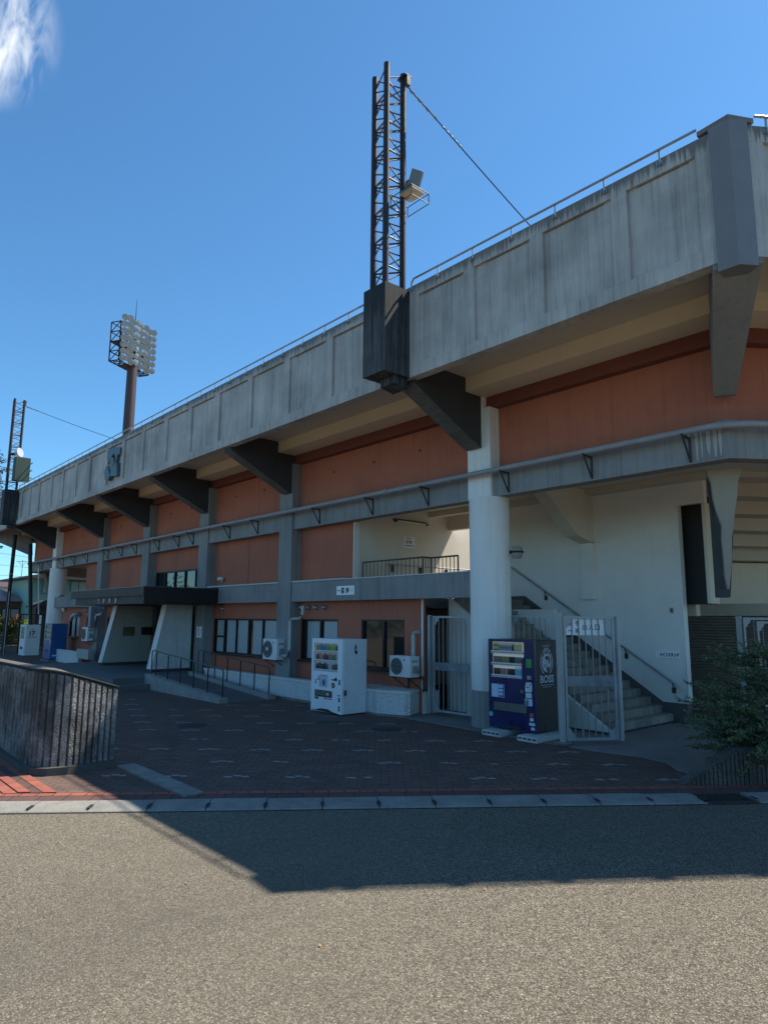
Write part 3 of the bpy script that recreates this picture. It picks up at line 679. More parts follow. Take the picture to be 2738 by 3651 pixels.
def grow(P, d):
    c = (sum(p[0] for p in P) / len(P), sum(p[1] for p in P) / len(P)); return [(p[0] + (d if p[0] > c[0] else -d), p[1] + (d * 0 if p[1] > 11.4 else -d)) for p in P]
B().ext(grow(pl, .02), .522, .57, 'z').build('coping', COLM, lw); B().ext(grow(pl, .03), .0, .048, 'z').build('base', KERB, lw)
rb = B()
for x in (-13.2, -12.9, -12.62, -12.35): rb.box(x, x + .03, 10.575, 10.598, .06, .51)
rb.build('rib', COLM, lw)
lw = thing('low_wall', 'low white wall between the blue vending machine and the air-conditioner bracket', 'low wall', (-36, 10.5, 0))
B().box(-36.3, -32.9, 10.55, 10.7, 0, .56).build('wall_face', RWHT, lw); B().box(-36.32, -32.9, 10.53, 10.72, .562, .60).build('coping', COLM, lw)
lw2 = B(); lw2.box(-32.85, -31.3, 10.45, 10.7, .33, .74); struct(lw2.build('planter_kerb', RCRM))

# ---- entrance: platform, steps, ramp, wing walls, canopy
b = B(); b.box(-29.3, -21.0, 7.80, 13.0, 0, .35); b.box(-29.7, -20.55, 7.46, 7.798, 0, .175); b.box(-20.998, -20.55, 7.80, 8.75, 0, .174)
struct(b.build('entrance_platform', PLAT, origin=(-25, 9, 0)))
b = B(); b.ext([(-20.998, 0), (-20.998, .349), (-16.2, .012), (-16.2, 0)], 9.02, 10.2, 'y'); struct(b.build('ramp', PLAT))
RAMPK = m_brickband('ramp_kerb_tiles', (.42, .41, .37), (.36, .35, .32), (.14, .14, .13), .2, .1, 0)
for y0, y1 in ((8.76, 9.015), (10.205, 10.46)):
    b = B(); b.ext([(-20.99, 0), (-20.99, .46), (-16.2, .12), (-16.2, 0)], y0, y1, 'y'); struct(b.build('ramp_kerb', concrete('ramp_kerb_concrete', (.36, .35, .31), (.17, .165, .15), .2, 3, .9, None, .4)))
def ramp_rail(y, lab, xl, m):
    t = thing('handrail', lab, 'handrail', (-16.35, y, 0), 0, 'handrails beside the ramp')
    z = lambda x: .46 + (x + 20.99) * (-.34 / 4.79)
    r = B(); r.tube([(xl, y, z(xl) - .02), (xl, y, z(xl) + .68), (xl + .08, y, z(xl) + .72), (-16.5, y, z(-16.5) + .72), (-16.36, y, z(-16.4) + .70), (-16.34, y, z(-16.3) + .62)], .02, 8)
    r.build('rail', m, t)
    for k in range(6):
        x = xl + .35 + (-16.34 - xl - .35) * k / 5
        B().cyl((x, y, z(x) - .02), (x, y, z(x) + (.70 if k < 5 else .64)), .018, 8).build('post', BLKM, t)
ramp_rail(8.92, 'black tubular handrail on the open plaza side of the wheelchair ramp', -20.9, flat('worn_black_rail', (.10, .11, .12), .3, .6, .3))
ramp_rail(10.33, 'brown tubular handrail between the wheelchair ramp and the low white wall', -20.6, flat('rusty_brown_rail', (.12, .085, .07), .45, .4, .3))
def wing_wall(x, yf, yb, yt, mat, extra):
    b = B(); b.ext([(yf, .45), (yb, .45), (yb, 2.618), (yt, 2.618)], x - .34, x, 'x'); o = b.build('entrance_wall', mat, ST)
    B().ext([(yf - .025, .45), (yf - .002, .45), (yt - .002, 2.619), (yt - .025, 2.619)], x - .36, x + .012, 'x').build('edge_trim', COLM, o)
    B().box(x - .36, x + .02, yf + .02, yb, .35, .448).build('wall_base', BRK, o)
    return o
ww1 = wing_wall(-26.99, 9.55, 11.42, 10.0, RCRM, 0); ww2 = wing_wall(-22.66, 9.67, 11.05, 10.10, RWHT, 0)
nb = thing('name_plate', 'small bronze plaque on the cream rough-cast entrance wall', 'plaque', (-26.98, 10.5, 1.2))
b = B(); b.box(-26.988, -26.965, 10.28, 10.72, 1.46, 1.80); b.build('plate', flat('bronze_plaque', (.16, .14, .07), .5, .4, .3), nb)
b = B(); b.box(-26.965, -26.958, 10.32, 10.68, 1.49, 1.77); [b.box(-26.958, -26.955, 10.38 + .05 * k, 10.40 + .05 * k, 1.56 + .02 * (k % 2), 1.68) for k in range(5)]; b.build('engraving', flat('bronze_plaque_light', (.22, .19, .10), .5, .4, .3), nb)
mb = thing('mail_box', 'dark metal box projecting from the back edge of the cream entrance wall', 'mailbox', (-26.8, 11.3, 1.4))
b = B(); b.box(-26.985, -26.80, 11.0, 11.38, 1.50, 1.80); b.box(-26.799, -26.78, 11.02, 11.36, 1.72, 1.75); b.build('body', BLKM, mb)
# entrance lobby (recess, doors)
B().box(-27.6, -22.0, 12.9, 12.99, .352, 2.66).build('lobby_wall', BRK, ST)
B().box(-27.6, -22.0, 11.47, 12.99, 2.668, 2.75).build('lobby_ceiling', BLACKC, ST)
B().box(-22.3, -22.0, 11.602, 12.9, .352, 2.66).build('lobby_wall', PIL, ST); B().box(-27.6, -27.3, 11.602, 12.9, .352, 2.66).build('lobby_wall', PIL, ST)
dr = B()
for x in (-27.0, -25.9, -24.8, -23.7, -22.6): dr.box(x, x + .05, 12.8, 12.88, .36, 2.3)
dr.box(-27.0, -22.55, 12.8, 12.88, 2.3, 2.38); dr.box(-27.0, -22.55, 12.8, 12.88, 1.1, 1.16)
dro = dr.build('door', flat('door_frame_brown', (.05, .035, .028), .4, .3, .2), ST); B().box(-26.9, -22.6, 12.83, 12.84, .36, 2.3).build('door_glass', GLD, dro)
CN = B(); CN.box(-28.15, -21.05, 8.58, 11.4, 2.87, 3.15); CN.build('canopy', BRONZE, ST)
B().box(-28.17, -21.03, 8.56, 11.41, 3.151, 3.17).build('canopy_flashing', flat('canopy_edge', (.16, .15, .14), .4, .4, .2), ST)
B().box(-27.75, -21.07, 8.64, 11.4, 2.62, 2.868).build('canopy_fascia', BRONZE, ST)
B().box(-21.047, -21.03, 8.59, 11.16, 2.64, 3.148).build('canopy_side', BLACKC, ST)
lt = B()
for k in range(4):   # worn raised metal characters, too narrow and weathered to read
    x = -25.18 + .56 * k
    if k == 0:
        lt.box(x - .05, x + .06, 8.62, 8.638, 2.80, 2.825); text(lt, 'C', (x, 8.632, 2.73), (1, 0, 0), .12, .11, .02)
    else:
        lt.box(x - .045, x - .01, 8.62, 8.638, 2.665, 2.825); lt.box(x + .012, x + .045, 8.62, 8.638, 2.70 - .02 * (k == 3), 2.83)
        lt.box(x - .009, x + .011, 8.624, 8.638, 2.79 - .04 * k, 2.805 - .04 * k); lt.box(x - .009, x + .011, 8.624, 8.638, 2.71, 2.722)
lt.build('canopy_lettering', flat('pale_letter_metal', (.50, .50, .48), .4, .4, .1), ST)
# grey pipe on brackets along the upper beam
b = B(); pipe = [(-44.6, 10.93, 5.30)] + [(-43.5, 10.93, 5.31), (-9.0, 10.93, 5.30), (-4.9, 10.93, 5.30)]
mid = Vector((-4.46, 10.93, 5.30)); 
c1 = cR + mR * 1.98
pts = [(-44.3, 10.93, 5.30), (c1.x - .55, 10.93, 5.30), (c1.x - .3, 10.94, 5.30), (c1.x - .08, 11.02, 5.30)] + [tuple(Vector((c1.x, 10.93, 5.30)) + dR * .35 + nR * .01)] + [tuple(Vector((c1.x, 10.93, 5.30)) + dR * 12)]
b.sweep(pts, .058, 12)
for x in (-16.2, -11.75, -12.3, -19.6, -25): b.cyl((x, 10.93, 5.30), (x + .11, 10.93, 5.30), .075, 12)
PIP = b.build('conduit_pipe', PIPEM, ST)
def pbr(T):
    q = B(); q.T = T; q.box(-.014, .014, -.30, 0, .22, .25); q.box(-.014, .014, -.03, -.002, -.18, .22)
    q.add([(-.014, -.28, .22), (.014, -.28, .22), (.014, -.03, -.17), (-.014, -.03, -.17), (-.014, -.255, .22), (.014, -.255, .22), (.014, -.03, -.135), (-.014, -.03, -.135)], [(0, 1, 2, 3), (7, 6, 5, 4), (0, 3, 7, 4), (1, 5, 6, 2)])
    q.box(-.02, .02, -.31, -.18, .25, .262)
    return q
pxs = [-42.1, -40.4, -38.3, -36.4, -34.5, -31.7, -30.0, -28.4, -26.1, -24.3, -23.1, -20.4, -18.6, -15.3, -13.0, -11.0, -8.65, -6.7, -4.85]
p0_ = pbr(Matrix.Identity(4)).build('pipe_bracket', flat('dull_bracket_grey', (.045, .045, .048), .6, 0, .2), PIP, True)
for i, x in enumerate(pxs):
    o = p0_ if i == 0 else p0_.copy()
    if i: COL.objects.link(o); o.parent = PIP
    o.location = WM[PIP.name].inverted() @ Vector((x, 11.168, 5.0))
for k in range(6):
    o = p0_.copy(); COL.objects.link(o); o.parent = PIP; p = cR + mR * 2.22 + dR * (.9 + 1.8 * k); o.location = WM[PIP.name].inverted() @ Vector((p.x, p.y, 5.0)); o.rotation_euler = (0, 0, R(54))
# emblem on the parapet
EM = flat('green_bronze_emblem', (.105, .14, .15), .5, .3, .25)
emb = thing('wall_emblem', 'grey-green relief emblem of curved blades mounted on the concrete parapet', 'emblem', (-25.5, 8.9, 7.3))
b = B()
def em(poly, y0, y1):
    b.ext([(-26.12 + u * 1.28, 7.30 + v * 1.34) for u, v in poly], y0, y1, 'y')
arc = lambda cx, cz, r, a0, a1, n: [(cx + r * cos(R(a0 + (a1 - a0) * i / n)), cz + r * 1.0 * sin(R(a0 + (a1 - a0) * i / n))) for i in range(n + 1)]
em([(.04, .94), (.5, .93), (1.04, .84), (1.06, .64), (.88, .66), (.80, .47), (.72, .40), (.71, .62), (.60, .74), (.46, .71), (.30, .62), (.13, .50), (.02, .70)], 8.87, 8.99)
em([(.49 + .17 * cos(2 * pi * i / 28), .45 + .20 * sin(2 * pi * i / 28)) for i in range(28)], 8.85, 8.99)
em([(.13, .45), (.29, .40), (.36, .26), (.50, .12), (.34, .0), (.09, .04), (-.02, .31)], 8.82, 8.99)
em([(.84, .43), (.95, .42), (1.05, .04), (.82, .05), (.53, .09), (.50, .22), (.66, .28)], 8.82, 8.99)
b.build('relief', EM, emb)
# water stains and patch at the bracket foot are in the materials; block under the mast

# ================================================================== LATTICE MASTS AND CABLES
def lattice_mast(x0, lab, blk, top=13.78):
    """three tubes on a dark concrete block that hangs outside the parapet; x0 = right face of the block"""
    t = thing('lattice_mast', lab, 'lattice mast', (x0 - .33, 8.6, 6.95), 0, 'net masts standing on dark concrete blocks')
    b = B(); b.box(x0 - .66, x0, 8.27, 8.948, 6.96, 8.80); b.build('concrete_block', MASTB, t)
    b = B(); b.ext([(8.60, 6.958), (8.60, 6.80), (8.95, 6.74), (8.95, 6.958)], x0 - .5, x0 - .08, 'x'); b.build('block_foot', MASTB, t)
    legs = [(x0 - .57, 8.44), (x0 - .10, 8.36), (x0 - .10, 8.83)]
    for i, (x, y) in enumerate(legs):
        B().cyl((x, y, 8.80), (x, y, top), .064, 16).build('leg', RUST, t)
    for (i, j) in ((0, 1), (1, 2), (2, 0)):
        br = B(); (xa, ya), (xb, yb) = legs[i], legs[j]; z = 9.22; k = 0
        while z < top - .1:
            br.cyl((xa, ya, z), (xb, yb, z + .0), .02, 6)
            if z + .62 < top: 
                br.cyl((xb, yb, z + .03), (xa, ya, z + .32), .015, 6); br.cyl((xa, ya, z + .34), (xb, yb, z + .62), .015, 6)
            z += .648
        br.cyl((xb, yb, 9.2), (xa, ya, 8.86), .015, 6)
        br.build('bracing', flat('pale_brown_brace', (.09, .065, .06), .5, .1, .3), t)
    b = B(); b.box(x0 - .19, x0 + .08, 8.74, 8.92, top - .13, top - .10); b.box(x0 - .02, x0 + .08, 8.78, 8.88, top - .34, top - .14); b.build('cap_plate', RUST, t)
    return t
m1 = lattice_mast(-9.33, 'brown three-legged lattice mast on the stained black concrete block nearest the camera', 1)
m2 = lattice_mast(-39.3, 'brown three-legged lattice mast far down the stand carrying a green loudspeaker', 2)
def cable(a, c, lab, knots):
    b = B(); a = Vector(a); c = Vector(c); L_ = (c - a).length; d = (c - a) / L_
    n = 14; pts = [a + (c - a) * (i / n) - Vector((0, 0, .10 * sin(pi * i / n))) for i in range(n + 1)]
    b.sweep(pts, .012, 8)
    t = thing('stay_cable', lab, 'cable', tuple(a)); b.build('wire', flat('cable_black', (.01, .01, .011), .95, 0, .1, .05), t)
    f = B()
    for k in range(7): 
        p = a + d * (.05 + k * .12) - Vector((0, 0, .02)); f.cyl(p, p + d * .09, .018 if k % 2 else .026, 8)
    f.build('turnbuckle', flat('weathered_turnbuckle', (.12, .12, .12), .8, 0, .2), t)
    if knots:
        for k in range(5):
            p = a + d * (1.05 + .13 * k) - Vector((0, 0, .035)); q = B(); q.cyl(p, p + Vector((0, 0, .07)), .012, 6, .005); q.cyl(p - d * .02, p + d * .03, .02, 6); q.build('wire_clip', BLKM, t)
cable((-9.30, 8.86, 13.42), (-7.55, 16.0, 8.55), 'taut steel cable running down from the near lattice mast to behind the parapet', True)
cable((-39.25, 8.9, 13.42), (-31.5, 13.5, 10.1), 'taut steel cable running down from the far lattice mast to behind the parapet', False)
# floodlight box and cage on the near mast
fl = thing('mast_floodlight', 'pale box floodlight with a guard cage clamped to the near lattice mast', 'floodlight', (-9.2, 8.85, 10.7))
b = B(); b.T = Matrix.Translation((-9.12, 8.78, 11.06)) @ Matrix.Rotation(R(-35), 4, 'Z') @ Matrix.Rotation(R(-14), 4, 'X'); b.box(-.18, .18, -.06, .18, -.20, .20)
b.build('housing', flat('pale_lamp_housing', (.15, .165, .155), .5, .1, .2), fl, bevel=.015)
f = B(); f.T = b.T; f.box(-.16, .16, .181, .195, -.18, .18); f.build('lens', flat('lamp_lens', (.24, .26, .25), .15, 0, .1), fl)
f = B(); f.T = b.T
for z in (-.12, 0, .12): f.box(-.175, -.171, 0, .19, z - .005, z + .005)
f.box(-.20, -.172, .06, .10, -.12, .12); f.build('yoke', GALV, fl)
f = B(); f.lathe((-9.22, 8.83, 10.95), [(.06, -.22), (.10, -.18), (.12, .0), (.10, .18), (.06, .22)], 14); f.build('ballast_drum', flat('drum_grey', (.20, .21, .20), .5, .2, .3), fl)
f = B(); f.T = Matrix.Translation((-9.14, 8.74, 10.74)); f.box(-.10, .26, -.18, .18, .0, .05)
f.build('shelf', flat('cream_shelf', (.20, .185, .15), .6, 0, .2), fl)
f = B(); f.T = Matrix.Translation((-9.14, 8.74, 10.74))
for (x, y) in ((-.30, -.24), (.32, -.24), (.32, .24), (-.30, .24)): f.cyl((x, y, -.22), (x, y, .0), .010, 6)
for a, c in (((-.30, -.24), (.32, -.24)), ((.32, -.24), (.32, .24)), ((.32, .24), (-.30, .24)), ((-.30, .24), (-.30, -.24))):
    for z in (-.22, 0.0): f.cyl((*a, z), (*c, z), .010, 6)
f.build('guard_cage', BLKM, fl)
# gear on the far mast
sp = thing('loudspeaker', 'dark green box loudspeaker hung on the far lattice mast', 'loudspeaker', (-39.0, 9.0, 9.3))
b = B(); b.box(-39.15, -38.75, 8.50, 9.25, 9.22, 10.5); b.build('cabinet', flat('green_cabinet', (.035, .075, .055), .55, 0, .15), sp, bevel=.01)
b = B(); b.box(-38.748, -38.735, 8.54, 9.21, 9.26, 10.46); b.build('grille', flat('green_grille', (.03, .06, .045), .7, 0, .2), sp)
b = B(); [b.box(-39.3, -38.5, 9.251, 9.31, z, z + .03) for z in (9.4, 9.8, 10.2)]; b.build('bracket', BLKM, sp)
hn = thing('horn_speaker', 'small pale horn speaker above the green loudspeaker box', 'loudspeaker', (-39.1, 8.6, 10.5))
B().cyl((-39.2, 8.55, 10.72), (-38.95, 8.75, 10.78), .05, 14, .26).build('horn', flat('horn_grey', (.42, .42, .45), .5, 0, .15), hn)
B().cyl((-39.35, 8.45, 10.7), (-39.2, 8.55, 10.72), .08, 10).build('driver', BLKM, hn)
dsh = thing('satellite_dish', 'small round white dish at the foot of the far lattice mast', 'dish', (-39.9, 8.3, 9.2))
B().lathe((-39.85, 8.1, 9.35), [(.01, .09), (.15, .06), (.26, .02), (.33, -.04), (.33, -.05), (.24, .0), (.01, .07)], 24, 'y').build('reflector', ACW, dsh); B().cyl((-39.85, 8.15, 9.3), (-39.87, 8.36, 9.1), .02, 8).build('arm', BLKM, dsh)
# ================================================================== FLOODLIGHT TOWER FAR BEHIND THE STAND
TX, TY = -75.07, 27.64
ft = thing('floodlight_tower', 'tall floodlight tower with a thick brown pole and a slanting bank of round lamps', 'floodlight tower', (TX, TY, 0))
B().cyl((TX, TY, 0), (TX, TY, 30.9), .74, 32, .56).build('pole', flat('tower_pole_paint', (.075, .042, .045), .55, .1, .15), ft)
B().cyl((TX, TY, 36), (TX, TY, 39.0), .06, 6, .02).build('lightning_rod', BLKM, ft)
hf = Matrix.Translation((TX, TY, 30.6)) @ Matrix.Rotation(R(30), 4, 'Z')     # local +x = lamp direction
H = 4.6; WD = 2.6; DP = 1.1
f = B(); f.T = hf
for x in (-DP, 0.2):
    for y in (-WD, -WD * .34, WD * .34, WD): f.cyl((x, y, 0), (x, y, H), .07, 6)
    for k in range(5): f.cyl((x, -WD, H * k / 4), (x, WD, H * k / 4), .07, 6)
for y in (-WD, 0, WD):
    for k in range(5): f.cyl((-DP, y, H * k / 4), (.2, y, H * k / 4), .06, 6)
    for k in range(4): f.cyl((-DP, y, H * k / 4), (.2, y, H * (k + 1) / 4), .05, 6)
for k in range(8):
    y = -WD + 2 * WD * k / 8; f.cyl((-DP, y, 0), (.2, y + 2 * WD / 8, 0), .05, 6); f.cyl((.2, y, 0), (-DP, y + 2 * WD / 8, 0), .05, 6)
f.build('frame', flat('tower_frame_black', (.02, .02, .024), .6, .2, .2), ft)
f = B(); f.T = hf; f.box(-DP * .9, .1, -WD, WD, 2.2, 2.24); f.box(-DP * .9, .1, -WD * .5, WD * .5, -.04, .0); f.build('walkway', flat('tower_frame_black', (.02, .02, .024), .6, .2, .2), ft)
lp = B(); lp.T = Matrix.Rotation(R(20), 4, 'Y')
lp.lathe((0, 0, 0), [(.05, -.42), (.12, -.38), (.15, -.22), (.29, -.08), (.35, .0), (.36, .02)], 18, 'x')
LAMPM = flat('lamp_reflector', (.30, .32, .32), .35, .4, .15)
lamp0 = lp.build('lamp', LAMPM, ft, True)
gl = B(); gl.T = lp.T; gl.lathe((0, 0, 0), [(.01, .045), (.18, .04), (.32, .025), (.335, .021)], 18, 'x')
gl.build('lamp_glass', flat('lamp_glass_pale', (.30, .33, .33), .2, 0, .2), lamp0, True)
ri = B(); ri.T = lp.T; ri.box(.047, .052, -.30, .30, -.02, .02); ri.cyl((-.1, -.38, -.05), (-.1, .38, -.05), .02, 6); ri.build('lamp_yoke', GALV, lamp0, True)
firstl = True
fti = WM[ft.name].inverted()
for r in range(7):
    for c in range(8):
        o = lamp0 if firstl else copy_tree(lamp0, ft)
        firstl = False
        p = hf @ Vector((.62 + .12 * (c % 2), -WD + .12 + c * (2 * WD - .2) / 7, .25 + r * .80 + (.18 if c % 2 else 0)))
        o.location = fti @ p; o.rotation_euler = (0, 0, R(30) + random.uniform(-.25, .25) - (R(28) if c > 3 else 0) + (R(-34) if c < 3 else 0))

# ================================================================== VENDING MACHINES
VWH = flat('white_vending_paint', (.84, .86, .88), .35, 0, .06, .4); VBL = flat('navy_vending_paint', (.010, .014, .085), .3, 0, .12, .5); VSD = flat('navy_side_paint', (.012, .011, .022), .45, 0, .15)
VBB = flat('blue_vending_paint', (.022, .11, .30), .35, 0, .18, .4); VGR = flat('pale_grey_vending_paint', (.72, .74, .75), .4, 0, .08)
def colr(nm, c, r=.4): return flat('print_' + nm, c, r, 0, .10, None, 30)
def mlit(nm, c, e):
    if nm in MC: return MC[nm]
    t = NT(nm); t.fin(c, .5); t.b.inputs['Emission Color'].default_value = (*c, 1); t.b.inputs['Emission Strength'].default_value = e; MC[nm] = t.m; return t.m
DRK = colr('dark', (.02, .02, .022))
def can(b, x, y, z, r, h): b.lathe((x, y, z), [(r * .85, 0), (r, .008), (r, h * .9), (r * .8, h)], 10)
def bottle(b, x, y, z, r, h): b.lathe((x, y, z), [(r * .9, 0), (r, .01), (r, h * .62), (r * .45, h * .84), (r * .42, h)], 10)
def vending(x, y, z, w, d, h, lab, front, side, kind, rz=0.0, depth_in=.09):
    """origin at the right front bottom corner seen from the plaza; local x to the left is negative"""
    t = thing('vending_machine', lab, 'vending machine', (x, y, z), rz)
    wx0, wx1, wz0, wz1 = {'navy': (-w + .055, -.235, 1.0, 1.70), 'white': (-w + .085, -.165, .97, 1.64)}.get(kind, (-w + .07, -.2, .95, 1.62))
    wz0 *= h / 1.75; wz1 *= h / 1.75
    b = B(); b.box(-w, 0, .07, d, .03, h - .004); b.build('cabinet', side, t, True, bevel=.008)
    f = B(); yo = .0                                     # door with a display opening
    f.box(-w, wx0, yo, .068, .03, h); f.box(wx1, 0, yo, .068, .03, h); f.box(wx0, wx1, yo, .068, wz1, h); f.box(wx0, wx1, yo, .068, .03, wz0)
    if kind == 'navy':   # chamfered corner at the lower right of the window
        f.ext([(wx1 - .004, wz0), (wx1 - .004, wz1 - .27), (wx1 - .055, wz1 - .33), (wx1 - .055, wz0)], .0, .066, 'y')
    f.build('door', front, t, True)
    wdw = B().box(wx0, wx1, .069 - .0, .0698, wz0, wz1).build('display_back', mlit('lit_panel_' + kind, (.72, .70, .62) if kind == 'navy' else (.50, .50, .47), .10 if kind == 'navy' else .05), t, True)
    gl_ = B(); rows = 3; zs = [wz0 + (wz1 - wz0) * k / 3 for k in range(3)]
    sh_ = B(); bt = B()
    for zz in zs:
        sh_.box(wx0, wx1, .012, .066, zz + .028, zz + .052); sh_.box(wx0, wx1, .008, .0115, zz - .0 + .002, zz + .05)
        n = 15
        for k in range(n):
            xx = wx0 + (wx1 - wx0) * (k + .5) / n; bt.box(xx - .012, xx + .012, .004, .0075, zz + .012, zz + .032)
    sh_.build('display_shelf', colr('shelf_white', (.66, .68, .70)), wdw, True); bt.build('select_button', DRK, wdw, True)
    return t, wdw, (wx0, wx1, zs)
def stick(t, x0, x1, z0, z1, m, nm='sticker', y=-.003, th=.0025):
    return B().box(x0, x1, y, y + th, z0, z1).build(nm, m, t, True)
# --- navy coffee machine
vm, wd, (wx0, wx1, zs) = vending(-7.79, 10.70, .105, 1.10, .72, 1.715, 'navy blue coffee vending machine on grey blocks beside the round white column', VBL, VSD, 'navy')
rows = [[('green', (.10, .22, .03), 3, 1), ('bluewhite', (.28, .36, .50), 7, 1), ('black', (.02, .02, .02), 1, 1), ('yellow', (.55, .48, .12), 4, 1)],
        [('tan', (.20, .17, .12), 5, 0), ('gold', (.30, .25, .08), 4, 0), ('black', (.03, .03, .03), 3, 0), ('grey', (.16, .16, .17), 4, 0)],
        [('brown', (.10, .05, .035), 4, 0), ('pink', (.36, .22, .20), 3, 0), ('cream', (.40, .36, .28), 1, 0), ('maroon', (.12, .03, .03), 2, 0), ('black', (.02, .02, .02), 2, 0), ('blue', (.20, .42, .60), 4, 1)]]
for r_, zz in zip(rows, zs[::-1]):
    tot = sum(q[2] for q in r_); k = 0; xa, xb = wx0 + .04, wx1 - .07
    for nm, c, n, tall in r_:
        for _ in range(n):
            xx = xa + (xb - xa) * (k + .5) / tot; k += 1; rr = (xb - xa) / tot * .43
            q = B(); (bottle if tall else can)(q, xx, .04, zz + .056, min(rr, .024), .155 if tall else .118)
            o = q.build('drink_bottle' if tall else 'drink_can', colr(nm, c), wd, True)
            if tall and nm in ('green', 'bluewhite', 'yellow'):
                B().lathe((xx, .04, zz + .056), [(min(rr, .024) * 1.03, .03), (min(rr, .024) * 1.03, .085)], 10).build('drink_label', colr('lbl' + nm, {'green': (.5, .55, .2), 'bluewhite': (.40, .22, .12), 'yellow': (.60, .58, .35)}[nm]), wd, True)
stick(vm, -1.03, -.72, .60, .85, colr('pale_card', (.50, .62, .78)), 'price_card'); stick(vm, -.86, -.73, .61, .84, colr('card_blue', (.03, .08, .30)), 'price_card', -.006)
for k in range(3): stick(vm, -.85, -.75, .64 + k * .07, .69 + k * .07, colr('pale_card', (.50, .62, .78)), 'price_card', -.009)
b = B(); b.box(-.97, -.19, -.012, .0, .38, .51); b.box(-.97, -.19, -.03, -.012, .36, .385); b.build('collection_flap', flat('smoked_flap', (.13, .13, .115), .35, 0, .15), vm, True)
stick(vm, -.185, -.065, 1.20, 1.36, colr('green_sticker', (.05, .30, .06)))
b = B(); b.box(-.165, -.07, -.01, 0, .985, 1.05); b.build('coin_slot', GALV, vm, True); stick(vm, -.10, -.08, 1.0, 1.035, DRK, 'slot', -.014)
b = B(); b.ext([(-.22, .85), (-.19, .93), (-.08, .93), (-.065, .90), (-.065, .78), (-.09, .75), (-.22, .75)], -.008, 0, 'y'); b.build('coin_panel', colr('panel_white', (.60, .64, .68)), vm, True)
stick(vm, -.20, -.12, .835, .85, colr('red_print', (.4, .05, .03)), 'sticker', -.012); stick(vm, -.11, -.09, .87, .90, DRK, 'slot', -.012)
stick(vm, -.215, -.075, .645, .735, colr('panel_white', (.60, .64, .68))); stick(vm, -.235, -.065, .50, .63, colr('pale_card', (.50, .62, .78)), 'sticker', -.006)
stick(vm, -.225, -.15, .51, .625, colr('card_teal', (.02, .22, .30)), 'sticker', -.009); stick(vm, -.225, -.15, .60, .625, colr('yellow', (.55, .48, .12)), 'sticker', -.012)
stick(vm, -.13, -.05, .30, .37, colr('orange_sticker', (.42, .12, .04))); stick(vm, -.13, -.05, .23, .285, colr('panel_white', (.60, .64, .68))); stick(vm, -.15, -.02, .15, .20, colr('pale_card', (.50, .62, .78))); stick(vm, -.11, -.03, .07, .12, colr('panel_white', (.60, .64, .68)))
B().lathe((-1.05, -.004, .27), [(.045, -.004), (.045, .003)], 20, 'y').build('round_sticker', colr('cyan_sticker', (.12, .48, .55)), vm, True)
stick(vm, -.32, -.26, .72, .78, colr('brass_lock', (.25, .17, .07)), 'lock', -.02, .02)
b = B(); b.box(-.75, -.35, -.004, 0, .045, .09); b.build('vent_slot', DRK, vm, True)
# side print
PR = colr('pale_print', (.48, .56, .66)); q = B(); yc = .385; xo = .004
def sidetext(b_, s_, y, z, w, h, bold=.0): text(b_, s_, (xo, y, z), (0, 1, 0), w, h, bold)
sidetext(q, 'BOSS', yc, .985, .43, .145, .03)
import math as _m
for i, ch in enumerate('COFFEE'):
    a = R(150 - 24 * i); yy = yc + .0 + .155 * cos(a) * 1.0; zz = 1.315 + .235 * sin(a) - .02
    vs, fs = text_geo(ch, .02); x0_ = min(v[0] for v in vs); x1_ = max(v[0] for v in vs); h_ = max(v[1] for v in vs)
    tt = a - pi / 2; sc = .062 / (x1_ - x0_); sz = .078 / h_
    q.add([(xo, yy + ((v[0] - (x0_ + x1_) / 2) * sc) * cos(tt) - (v[1] - h_ / 2) * sz * sin(tt), zz + ((v[0] - (x0_ + x1_) / 2) * sc) * sin(tt) + (v[1] - h_ / 2) * sz * cos(tt)) for v in vs], fs)
def ring(b_, ry, rz_, w, a0, a1, n=36, cz=1.285):
    for i in range(n):
        p, r_ = R(a0 + (a1 - a0) * i / n), R(a0 + (a1 - a0) * (i + 1) / n)
        b_.add([(xo, yc + ry * cos(p), cz + rz_ * sin(p)), (xo, yc + ry * cos(r_), cz + rz_ * sin(r_)), (xo, yc + (ry - w) * cos(r_), cz + (rz_ - w) * sin(r_)), (xo, yc + (ry - w) * cos(p), cz + (rz_ - w) * sin(p))], [(0, 1, 2, 3)])
ring(q, .205, .235, .022, -60, 35, 14); ring(q, .205, .235, .022, 145, 240, 14)
q.add([(xo, yc + .150 * cos(2 * pi * i / 40), 1.285 + .175 * sin(2 * pi * i / 40)) for i in range(40)], [tuple(range(40))])
sidetext(q, 'SUNTORY', yc, 1.60, .24, .04); q.box(xo - .002, xo, yc - .21, yc + .21, .870, .878); q.box(xo - .002, xo, yc - .14, yc + .14, .832, .840)
q.build('side_print', PR, vm, True)
q = B(); xo = .0065       # generic pipe smoker's profile inside the oval
hair = [(-.06, .10), (.0, .13), (.06, .12), (.10, .06), (.105, .0), (.07, -.03), (.06, .03), (.03, .06), (-.01, .05), (-.03, .075)]
q.add([(xo, yc + u, 1.285 + v) for u, v in hair], [tuple(range(len(hair)))])
for pl in ([(-.08, -.045), (-.095, -.01), (-.07, -.02), (-.05, -.055), (-.01, -.06), (-.01, -.075), (-.06, -.08)], [(-.02, -.10), (.05, -.07), (.10, -.10), (.06, -.16), (.0, -.165)], [(-.045, .02), (-.01, .03), (.0, .02), (-.03, .008)], [(-.03, -.02), (.01, -.015), (.02, -.03), (-.03, -.035)]):
    q.add([(xo, yc + u, 1.285 + v) for u, v in pl], [tuple(range(len(pl)))])
q.build('side_print', colr('navy_print', (.012, .011, .022)), vm, True)
